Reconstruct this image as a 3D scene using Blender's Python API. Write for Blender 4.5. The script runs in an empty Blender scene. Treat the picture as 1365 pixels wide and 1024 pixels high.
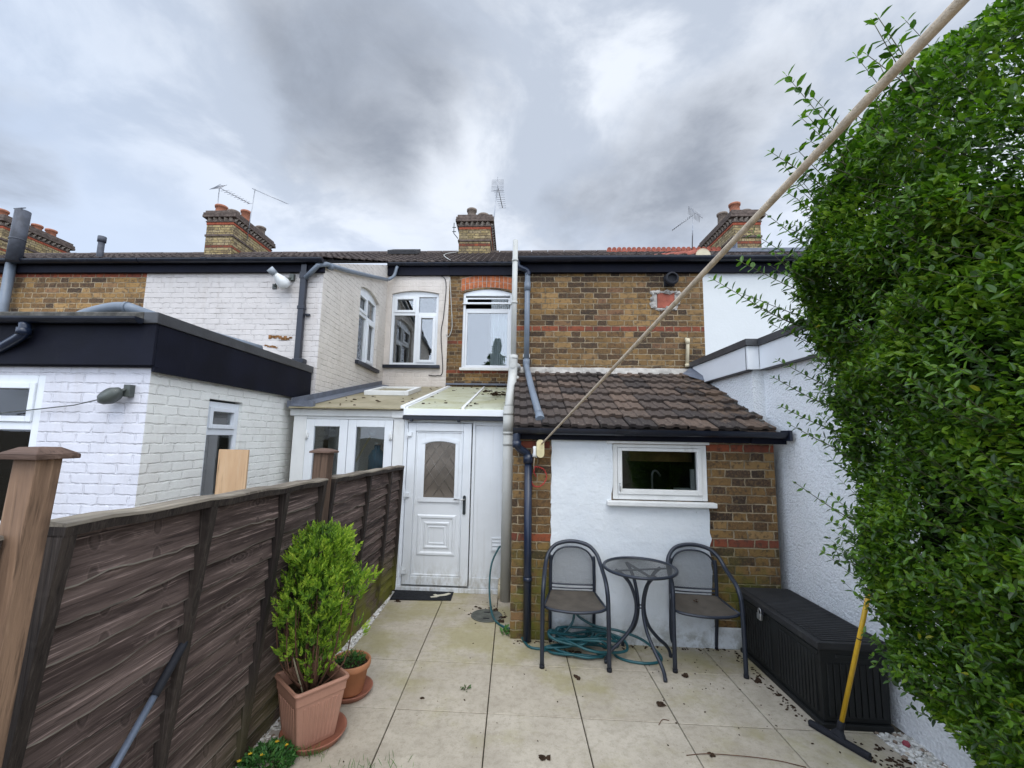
import bpy, math, random
import numpy as np
from mathutils import Vector, Matrix, noise as mnoise
random.seed(7); rng = np.random.default_rng(11)
C = bpy.context.scene.collection
SK = 0.049          # the terrace stands 2.8 degrees out of square with the side boundaries
def W(u, v, z): return (u, v - SK*u, z)

# ------------------------------------------------------------------ materials
def srgb(r, g, b):
    f = lambda c: (c/255/12.92) if c/255 <= .04045 else ((c/255+.055)/1.055)**2.4
    return (f(r), f(g), f(b))
class Nt:
    def __init__(s, name, world=False):
        if world:
            s.m = bpy.data.worlds.new(name); s.m.use_nodes = True
        else:
            s.m = bpy.data.materials.new(name); s.m.use_nodes = True
        s.t = s.m.node_tree; s.t.nodes.clear()
    def n(s, typ, **kw):
        x = s.t.nodes.new(typ)
        for k, v in kw.items(): setattr(x, k, v)
        return x
    def put(s, sock, val):
        if val is None: return
        if hasattr(val, 'links') or isinstance(val, bpy.types.NodeSocket): s.t.links.new(val, sock)
        else:
            if isinstance(val, (tuple, list)) and sock.type == 'RGBA' and len(val) == 3: val = (*val, 1)
            sock.default_value = val
    def math(s, op, a, b=None, c=None, clamp=False):
        x = s.n('ShaderNodeMath', operation=op); x.use_clamp = clamp
        for i, v in enumerate((a, b, c)): s.put(x.inputs[i], v)
        return x.outputs[0]
    def vmath(s, op, a, b=None):
        x = s.n('ShaderNodeVectorMath', operation=op)
        s.put(x.inputs[0], a); s.put(x.inputs[1], b)
        return x.outputs['Value'] if op in ('DOT_PRODUCT', 'LENGTH') else x.outputs[0]
    def mix(s, f, a, b, mode='MIX'):
        x = s.n('ShaderNodeMix', data_type='RGBA', blend_type=mode)
        s.put(x.inputs[0], f); s.put(x.inputs[6], a); s.put(x.inputs[7], b)
        return x.outputs[2]
    def noise(s, vec, scale, detail=3, rough=.5, dist=0):
        x = s.n('ShaderNodeTexNoise')
        s.put(x.inputs['Vector'], vec); s.put(x.inputs['Scale'], scale); s.put(x.inputs['Detail'], detail)
        s.put(x.inputs['Roughness'], rough); s.put(x.inputs['Distortion'], dist)
        return x.outputs[0]
    def ss(s, x, lo, hi, a=0., b=1.):
        m = s.n('ShaderNodeMapRange', interpolation_type='SMOOTHSTEP')
        s.put(m.inputs[0], x); s.put(m.inputs[1], lo); s.put(m.inputs[2], hi); s.put(m.inputs[3], a); s.put(m.inputs[4], b)
        return m.outputs[0]
    def ramp(s, f, stops, interp='LINEAR'):
        x = s.n('ShaderNodeValToRGB'); cr = x.color_ramp; cr.interpolation = interp
        while len(cr.elements) < len(stops): cr.elements.new(.5)
        for e, (p, c) in zip(cr.elements, stops): e.position = p; e.color = (*c, 1)
        s.put(x.inputs[0], f); return x.outputs[0]
    def pos(s): return s.n('ShaderNodeNewGeometry').outputs['Position']
    def obj(s): return s.n('ShaderNodeTexCoord').outputs['Object']
    def sep(s, v):
        x = s.n('ShaderNodeSeparateXYZ'); s.put(x.inputs[0], v); return x.outputs
    def comb(s, a, b, c):
        x = s.n('ShaderNodeCombineXYZ')
        for i, v in enumerate((a, b, c)): s.put(x.inputs[i], v)
        return x.outputs[0]
    def scl(s, v, k):
        x = s.n('ShaderNodeVectorMath', operation='MULTIPLY'); s.put(x.inputs[0], v); x.inputs[1].default_value = k; return x.outputs[0]
    def attr(s, name='rnd'):
        return s.n('ShaderNodeAttribute', attribute_name=name).outputs['Fac']
    def bump(s, h, dist=.01, strength=1.):
        x = s.n('ShaderNodeBump'); s.put(x.inputs['Height'], h); x.inputs['Distance'].default_value = dist; x.inputs['Strength'].default_value = strength
        return x.outputs[0]
    def out(s, color, rough=.6, normal=None, spec=.5, metal=0., **kw):
        b = s.n('ShaderNodeBsdfPrincipled'); o = s.n('ShaderNodeOutputMaterial')
        s.put(b.inputs['Base Color'], color); s.put(b.inputs['Roughness'], rough); s.put(b.inputs['Specular IOR Level'], spec); s.put(b.inputs['Metallic'], metal)
        if normal is not None: s.put(b.inputs['Normal'], normal)
        for k, v in kw.items(): s.put(b.inputs[k], v)
        s.t.links.new(b.outputs[0], o.inputs[0]); return s.m
    def surf(s, sh):
        o = s.n('ShaderNodeOutputMaterial'); s.t.links.new(sh, o.inputs[0]); return s.m

def m_plain(name, col, rough=.5, var=.12, scale=6, bump=.0, bscale=40, spec=.5, metal=0, dirt=0., dirtcol=(.05, .045, .035), splash=0.):
    t = Nt(name); p = t.pos()
    n = t.noise(p, scale, 5, .6)
    c = t.mix(t.ss(n, .3, .7), tuple(x*(1-var) for x in col), tuple(min(1, x*(1+var)) for x in col))
    if dirt:
        d = t.noise(t.scl(p, (1, 1, .35)), 9, 7, .65)
        c = t.mix(t.ss(d, .55, .8, 0, dirt), c, dirtcol)
    if splash:
        zz = t.sep(p)[2]; sp = t.math('MULTIPLY', t.ss(zz, .42, .02), t.ss(t.noise(t.scl(p, (1, 1, .4)), 16, 7, .7), .38, .66)); c = t.mix(t.math('MULTIPLY', sp, splash), c, (.30, .27, .19))
        st = t.ss(t.noise(t.scl(p, (22, 22, .7)), 1.3, 5, .6), .56, .76, 0, .22); c = t.mix(st, c, (.42, .41, .36))
    nm = t.bump(t.noise(p, bscale, 4, .6), bump) if bump else None
    r = t.math('ADD', rough-.08, t.math('MULTIPLY', n, .16))
    return t.out(c, r, nm, spec, metal)

def brick_coord(t, side):
    x, y, z = t.sep(t.pos())
    a = t.math('ADD', y, t.math('MULTIPLY', x, SK)) if side else x
    wob = t.noise(t.pos(), 14, 3, .6)
    wob2 = t.noise(t.scl(t.pos(), (1.1, 1.1, 1.1)), 17, 3, .6)
    a2 = t.math('ADD', a, t.math('MULTIPLY', t.math('SUBTRACT', wob, .5), .034))
    z2 = t.math('ADD', z, t.math('MULTIPLY', t.math('SUBTRACT', wob2, .5), .022))
    return a2, z2
def brick_cells(t, side, bond='flemish', rh=.075, zo=0., joint=.005):
    a, z = brick_coord(t, side)
    zr = t.math('DIVIDE', t.math('ADD', z, zo+10*rh), rh)
    row = t.math('FLOOR', zr); fz = t.math('SUBTRACT', zr, row)
    if bond == 'flemish': per, cut = .345, .655
    else: per, cut = .235, 1.
    uu = t.math('ADD', t.math('DIVIDE', t.math('ADD', a, 50*per), per), t.math('MULTIPLY', row, .5))
    cell = t.math('FLOOR', uu); f = t.math('SUBTRACT', uu, cell)
    e = t.math('MINIMUM', f, t.math('SUBTRACT', 1., f))
    hd = 0.
    if cut < 1:
        e = t.math('MINIMUM', e, t.math('ABSOLUTE', t.math('SUBTRACT', f, cut)))
        hd = t.math('GREATER_THAN', f, cut)
    du = t.math('MULTIPLY', e, per)
    dz = t.math('MULTIPLY', t.math('MINIMUM', fz, t.math('SUBTRACT', 1., fz)), rh)
    d = t.math('MINIMUM', du, dz)
    wn = t.n('ShaderNodeTexWhiteNoise', noise_dimensions='3D')
    t.put(wn.inputs['Vector'], t.comb(cell, row, hd if cut < 1 else 0.))
    mort = t.ss(d, joint*.7, joint*1.5, 1., 0.)
    return wn.outputs['Value'], mort, row, d, hd, dz
STOCK = [(0, (.034, .023, .018)), (.18, (.062, .038, .025)), (.36, (.130, .072, .031)), (.58, (.180, .104, .040)), (.80, (.240, .140, .050)), (.93, (.30, .185, .078)), (1., (.16, .078, .045))]
def m_brick(name, side=False, palette=STOCK, mortar=(.34, .27, .175), redrows=(), zo=0., dark=.5, algae=0., bond='flemish', rh=.075, gain=1.):
    t = Nt(name); r, mort, row, d, hd, dz = brick_cells(t, side, bond, rh, zo)
    p = t.pos()
    c = t.ramp(r, palette)
    fine = t.noise(p, 55, 5, .7)
    c = t.mix(t.ss(fine, .4, .75), c, t.mix(.4, c, (.36, .22, .09)))
    blot = t.noise(p, 24, 4, .6)
    c = t.mix(t.ss(blot, .46, .72, 0, .8), c, (.045, .033, .025))
    for zr in redrows:
        rr = math.floor((zr+zo+10*rh)/rh)
        isr = t.math('COMPARE', row, float(rr), .1)
        red = t.mix(r, (.30, .080, .035), (.17, .050, .032)); red = t.mix(t.ss(blot, .45, .68, 0, .75), red, (.075, .04, .03))
        c = t.mix(isr, c, red)
    soot = t.noise(t.scl(p, (1, 1, .6)), 1.6, 6, .6)
    c = t.mix(t.ss(soot, .36, .66, 0, dark), c, t.mix(.35, (.03, .027, .022), c))
    mc = t.mix(t.ss(t.noise(p, 9, 4), .35, .7), mortar, tuple(x*.45 for x in mortar))
    c = t.mix(mort, c, mc)
    pale = t.noise(p, 5, 8, .75)
    c = t.mix(t.ss(pale, .64, .78, 0, .4), c, (.42, .37, .29))
    if algae:
        z = t.sep(p)[2]
        g = t.math('MULTIPLY', t.ss(z, .95, .35), t.ss(t.noise(p, 3.3, 5, .6), .42, .62))
        c = t.mix(t.math('MULTIPLY', g, algae), c, (.12, .13, .02))
    if gain != 1: c = t.mix(1., c, (gain, gain, gain), 'MULTIPLY')
    h = t.math('ADD', t.math('MULTIPLY', mort, -1.), t.math('MULTIPLY', fine, .45))
    return t.out(c, .88, t.bump(h, .008), .25)
def m_painted(name, side=False, col=(.72, .70, .66), crack=.5, bond='flemish', rh=.075, relief=.006, dirt=.3, peel=0., zo=0.):
    t = Nt(name); r, mort, row, d, hd, dz = brick_cells(t, side, bond, rh, zo, .006)
    p = t.pos()
    n = t.noise(p, 3, 6, .6)
    c = t.mix(t.ss(n, .3, .7), tuple(x*.94 for x in col), tuple(min(.86, x*1.05) for x in col))
    bed = t.ss(dz, .0015, .004, 1., 0.)
    if crack:
        thr = t.noise(t.scl(p, (5, 5, 14)), 1.2, 4, .65)
        cr = t.math('MULTIPLY', t.math('MULTIPLY', bed, t.ss(thr, .52, .60)), crack)
        c = t.mix(cr, c, (.11, .085, .065))
    d2 = t.noise(t.scl(p, (3, 3, .5)), 2.2, 8, .7)
    c = t.mix(t.ss(d2, .5, .78, 0, dirt), c, (.36, .30, .24))
    if peel:
        pl = t.noise(p, 7, 6, .7)
        c = t.mix(t.ss(pl, .70, .73, 0, peel), c, (.30, .20, .11))
    lump = t.noise(p, 60, 4, .6); clog = t.ss(t.noise(p, 11, 4, .6), .36, .60, .15, 1.); mort = t.math('MULTIPLY', mort, clog)
    h = t.math('ADD', t.math('MULTIPLY', mort, -1.), t.math('ADD', t.math('MULTIPLY', lump, .35), t.math('MULTIPLY', t.noise(p, 16, 3), .5)))
    h = t.math('ADD', h, t.math('MULTIPLY', r, .25))
    return t.out(c, .62, t.bump(h, relief), .35)
def m_pebbledash():
    t = Nt('pebbledash'); p = t.pos()
    v = t.n('ShaderNodeTexVoronoi'); t.put(v.inputs['Vector'], p); v.inputs['Scale'].default_value = 62
    n = t.noise(p, 42, 5, .7)
    h = t.math('ADD', t.math('MULTIPLY', v.outputs[0], -.8), t.math('MULTIPLY', n, 1.6))
    c = t.mix(t.ss(t.noise(p, 2, 5), .3, .7), (.83, .85, .86), (.88, .89, .90))
    c = t.mix(t.ss(v.outputs[0], .45, .8, 0, .15), c, (.45, .46, .48))
    return t.out(c, .8, t.bump(h, .009), .2)
def m_render():
    t = Nt('smooth_render'); p = t.pos()
    n = t.noise(p, 2.2, 6, .6); f = t.noise(p, 18, 6, .65)
    c = t.mix(t.ss(n, .3, .7), (.66, .70, .735), (.74, .77, .79))
    z = t.sep(p)[2]
    low = t.math('MULTIPLY', t.ss(z, .3, .0), t.ss(t.noise(p, 9, 6, .7), .4, .65))
    c = t.mix(t.math('MULTIPLY', low, .7), c, (.20, .19, .14))
    sp = t.noise(p, 45, 3, .5)
    c = t.mix(t.ss(sp, .74, .78, 0, .6), c, (.25, .24, .22))
    return t.out(c, .7, t.bump(t.math('ADD', n, t.math('MULTIPLY', f, .35)), .02), .3)
def m_tile(name, cols, lichen=.5, moss=.0):
    t = Nt(name); p = t.pos(); r = t.attr()
    c = t.ramp(r, [(i/(len(cols)-1), k) for i, k in enumerate(cols)])
    f = t.noise(p, 30, 6, .7)
    c = t.mix(t.ss(f, .4, .7), c, t.mix(.6, c, (.03, .026, .024)))
    l = t.noise(p, 42, 5, .75, .5)
    c = t.mix(t.ss(l, .58, .68, 0, lichen), c, (.30, .27, .21))
    if moss:
        x = t.sep(p)[0]
        o = t.math('MULTIPLY', t.noise(p, 6, 5, .7), t.ss(x, .9, 2.3, .25, 1.))
        c = t.mix(t.ss(o, .40, .62, 0, moss), c, (.17, .115, .078))
        c = t.mix(t.ss(t.noise(p, 13, 5, .7), .63, .7, 0, .6), c, (.035, .03, .012))
    return t.out(c, .85, t.bump(t.math('ADD', f, l), .006), .25)
def m_gravel():
    t = Nt('white_pebbles'); r = t.attr()
    c = t.ramp(r, [(0, (.50, .48, .43)), (.4, (.72, .70, .66)), (.9, (.82, .80, .77)), (.97, (.55, .47, .38)), (1., (.26, .20, .15))])
    return t.out(c, .7, None, .3)
def m_poly(name, col, dirtcol, tr):
    t = Nt(name); p = t.pos(); n = t.noise(p, 2.2, 5, .6)
    c = t.mix(t.ss(n, .35, .7, 0, .7), col, dirtcol); c = t.mix(t.ss(t.noise(t.scl(p, (6, 1, 1)), 3, 6, .7), .55, .75, 0, .5), c, tuple(q*.6 for q in dirtcol))
    b = t.n('ShaderNodeBsdfPrincipled'); t.put(b.inputs['Base Color'], c); b.inputs['Roughness'].default_value = .4
    k = t.n('ShaderNodeBsdfTranslucent'); t.put(k.inputs[0], c); mx = t.n('ShaderNodeMixShader'); mx.inputs[0].default_value = tr
    t.t.links.new(b.outputs[0], mx.inputs[1]); t.t.links.new(k.outputs[0], mx.inputs[2]); return t.surf(mx.outputs[0])
def m_slab():
    t = Nt('paving_slabs'); p = t.pos(); r = t.attr()
    n = t.noise(p, 3.2, 8, .62, .4); f = t.noise(p, 22, 8, .7)
    c = t.mix(t.ss(n, .3, .7), (.42, .368, .292), (.53, .472, .38))
    c = t.mix(t.ss(f, .42, .7, 0, .55), c, (.28, .24, .18)); c = t.mix(t.ss(t.noise(p, 160, 3, .6), .5, .8, 0, .35), c, (.62, .58, .5)); c = t.mix(t.ss(t.noise(p, 110, 3, .6), .56, .8, 0, .5), c, (.17, .14, .10))
    g = t.noise(p, 1.7, 6, .65)
    y = t.sep(p)[1]
    g = t.math('ADD', g, t.ss(y, 2.9, 4.2, -.03, .10))
    c = t.mix(t.ss(g, .475, .69, 0, .62), c, (.32, .285, .12))
    c = t.mix(t.math('MULTIPLY', r, .22), c, t.mix(1., c, (.72, .68, .62), 'MULTIPLY'))
    sp = t.noise(p, 70, 2, .5)
    c = t.mix(t.math('MULTIPLY', t.ss(sp, .70, .74), t.ss(t.noise(p, 1.3, 3), .45, .6)), c, (.09, .07, .05))
    return t.out(c, t.ss(n, .2, .8, .5, .75), t.bump(t.math('ADD', f, t.math('MULTIPLY', n, 2.)), .0022), .35)
def m_wood(name, dark, light, axis, fine=120, streak=.6, knots=.0, algae=0., obj=True, rough=.8, bump=.004, cols=(), stain=0.):
    t = Nt(name); p = t.obj() if obj else t.pos(); r = t.attr()
    x, y, z = t.sep(p)
    off = t.math('MULTIPLY', r, 37.)
    L = {'x': x, 'y': y, 'z': z}[axis]; A, B = [q for k, q in zip('xyz', (x, y, z)) if k != axis]
    warp = t.noise(t.comb(t.math('MULTIPLY', L, 1.5), t.math('MULTIPLY', A, 6.), t.math('ADD', t.math('MULTIPLY', B, 6.), off)), 1., 3, .5)
    B2 = t.math('ADD', B, t.math('MULTIPLY', warp, .030))
    A2 = t.math('ADD', A, t.math('MULTIPLY', warp, .02))
    g = t.noise(t.comb(t.math('MULTIPLY', L, 2.2), t.math('MULTIPLY', A2, float(fine)), t.math('ADD', t.math('MULTIPLY', B2, float(fine)), off)), 1., 4, .7)
    big = t.noise(t.comb(t.math('MULTIPLY', L, 1.3), t.math('MULTIPLY', A2, 8.), t.math('ADD', t.math('MULTIPLY', B2, 16.), off)), 1., 5, .65)
    c = t.mix(t.ss(big, .32, .7), dark, light)
    hi = tuple(min(.6, q*2.1+.03) for q in light)
    c = t.mix(t.ss(g, .53, .72, 0, streak), c, hi)
    c = t.mix(t.ss(g, .46, .30, 0, .7), c, tuple(q*.35 for q in dark))
    h = t.math('ADD', g, t.math('MULTIPLY', big, .8))
    if knots:
        v = t.n('ShaderNodeTexVoronoi', feature='F1'); t.put(v.inputs['Vector'], t.comb(t.math('MULTIPLY', L, 2.9), t.math('MULTIPLY', A, .5), t.math('ADD', t.math('MULTIPLY', B, 8.), off))); v.inputs['Scale'].default_value = 1.
        k = t.ss(v.outputs[0], .10, .20, 1., 0.)
        ring = t.math('SINE', t.math('MULTIPLY', v.outputs[0], 70.))
        near = t.ss(v.outputs[0], .16, .42, 1., 0.)
        c = t.mix(t.math('MULTIPLY', k, knots), c, tuple(q*.4 for q in dark))
        c = t.mix(t.math('MULTIPLY', t.math('MULTIPLY', near, t.ss(ring, .2, .9)), .14), c, hi)
        h = t.math('ADD', h, t.math('MULTIPLY', t.math('MULTIPLY', near, ring), .10))
    for (yc, zo_) in cols:
        X, Y, Z = t.sep(t.pos())
        zf = t.math('FRACT', t.math('DIVIDE', t.math('SUBTRACT', Z, zo_), .1125))
        jit = t.math('MULTIPLY', t.math('SUBTRACT', t.math('FRACT', t.math('MULTIPLY', r, 91.7)), .5), .26)
        dy = t.math('DIVIDE', t.math('SUBTRACT', t.math('SUBTRACT', Y, yc), jit), .017)
        dz_ = t.math('DIVIDE', t.math('SUBTRACT', zf, .45), .26)
        wob = t.math('MULTIPLY', t.noise(t.pos(), 26, 3), .9)
        dd = t.math('ADD', t.math('SQRT', t.math('ADD', t.math('MULTIPLY', dy, dy), t.math('MULTIPLY', dz_, dz_))), t.math('SUBTRACT', wob, .45))
        sel = t.math('GREATER_THAN', t.math('FRACT', t.math('MULTIPLY', r, 53.3)), .35)
        body = t.math('MULTIPLY', t.ss(dd, 1.25, .85), sel); core = t.math('MULTIPLY', t.ss(dd, .75, .5), sel)
        halo = t.math('MULTIPLY', t.math('MULTIPLY', t.ss(dd, 2.4, 1.1), t.ss(t.math('SINE', t.math('MULTIPLY', dd, 11.)), .1, .8)), sel)
        c = t.mix(t.math('MULTIPLY', halo, .10), c, hi)
        c = t.mix(t.math('MULTIPLY', body, .5), c, tuple(q*.45 for q in dark)); c = t.mix(t.math('MULTIPLY', core, .7), c, t.mix(g, dark, light))
        h = t.math('ADD', h, t.math('MULTIPLY', halo, .04)); h = t.math('SUBTRACT', h, t.math('MULTIPLY', body, .25))
    if stain: c = t.mix(t.ss(t.noise(t.scl(p, (1, 1, .5)), 6, 4, .6), .52, .66, 0, stain), c, tuple(q*.45 for q in dark))
    if algae:
        zz = t.sep(t.pos())[2]; yy = t.sep(t.pos())[1]
        m = t.math('MULTIPLY', t.ss(zz, .55, .1), t.ss(yy, 1.8, 4.2))
        m = t.math('MULTIPLY', m, t.ss(t.noise(t.pos(), 4, 4), .3, .55))
        c = t.mix(t.math('MULTIPLY', m, algae), c, (.16, .16, .02))
    return t.out(c, rough, t.bump(h, bump), .25)
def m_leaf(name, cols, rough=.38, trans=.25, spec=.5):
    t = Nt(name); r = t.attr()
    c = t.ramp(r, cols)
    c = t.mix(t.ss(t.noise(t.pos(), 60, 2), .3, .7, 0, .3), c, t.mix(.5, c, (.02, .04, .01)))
    b = t.n('ShaderNodeBsdfPrincipled'); t.put(b.inputs['Base Color'], c); t.put(b.inputs['Roughness'], rough); t.put(b.inputs['Specular IOR Level'], spec)
    tr = t.n('ShaderNodeBsdfTranslucent'); t.put(tr.inputs[0], t.mix(1., c, (1.3, 1.7, .6), 'MULTIPLY'))
    mx = t.n('ShaderNodeMixShader'); mx.inputs[0].default_value = trans
    t.t.links.new(b.outputs[0], mx.inputs[1]); t.t.links.new(tr.outputs[0], mx.inputs[2])
    return t.surf(mx.outputs[0])
def m_glass(name, refl=.10, tint=(.94, .97, .97), rough=.01):
    t = Nt(name)
    fr = t.n('ShaderNodeFresnel'); fr.inputs[0].default_value = 1.5
    f = t.math('ADD', t.math('MULTIPLY', fr.outputs[0], 1.3), refl, clamp=True)
    g = t.n('ShaderNodeBsdfGlossy'); g.inputs['Roughness'].default_value = rough
    nm = t.bump(t.noise(t.pos(), 1.8, 2), .002); t.put(g.inputs['Normal'], nm)
    tr = t.n('ShaderNodeBsdfTransparent'); t.put(tr.inputs[0], tint)
    mx = t.n('ShaderNodeMixShader'); t.put(mx.inputs[0], f)
    t.t.links.new(tr.outputs[0], mx.inputs[1]); t.t.links.new(g.outputs[0], mx.inputs[2])
    return t.surf(mx.outputs[0])
def m_mesh(name, col, cover=.55, hole=.006):
    t = Nt(name); x, y, z = t.sep(t.obj())
    s = t.math('MULTIPLY', t.math('SINE', t.math('MULTIPLY', x, 2*math.pi/hole)), t.math('SINE', t.math('MULTIPLY', t.math('ADD', y, z), 2*math.pi/hole)))
    hole_ = t.math('GREATER_THAN', s, cover-.5)
    b = t.n('ShaderNodeBsdfPrincipled'); t.put(b.inputs['Base Color'], col); b.inputs['Roughness'].default_value = .45; b.inputs['Metallic'].default_value = .3
    tr = t.n('ShaderNodeBsdfTransparent'); mx = t.n('ShaderNodeMixShader'); t.put(mx.inputs[0], hole_)
    t.t.links.new(b.outputs[0], mx.inputs[1]); t.t.links.new(tr.outputs[0], mx.inputs[2])
    return t.surf(mx.outputs[0])

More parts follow.
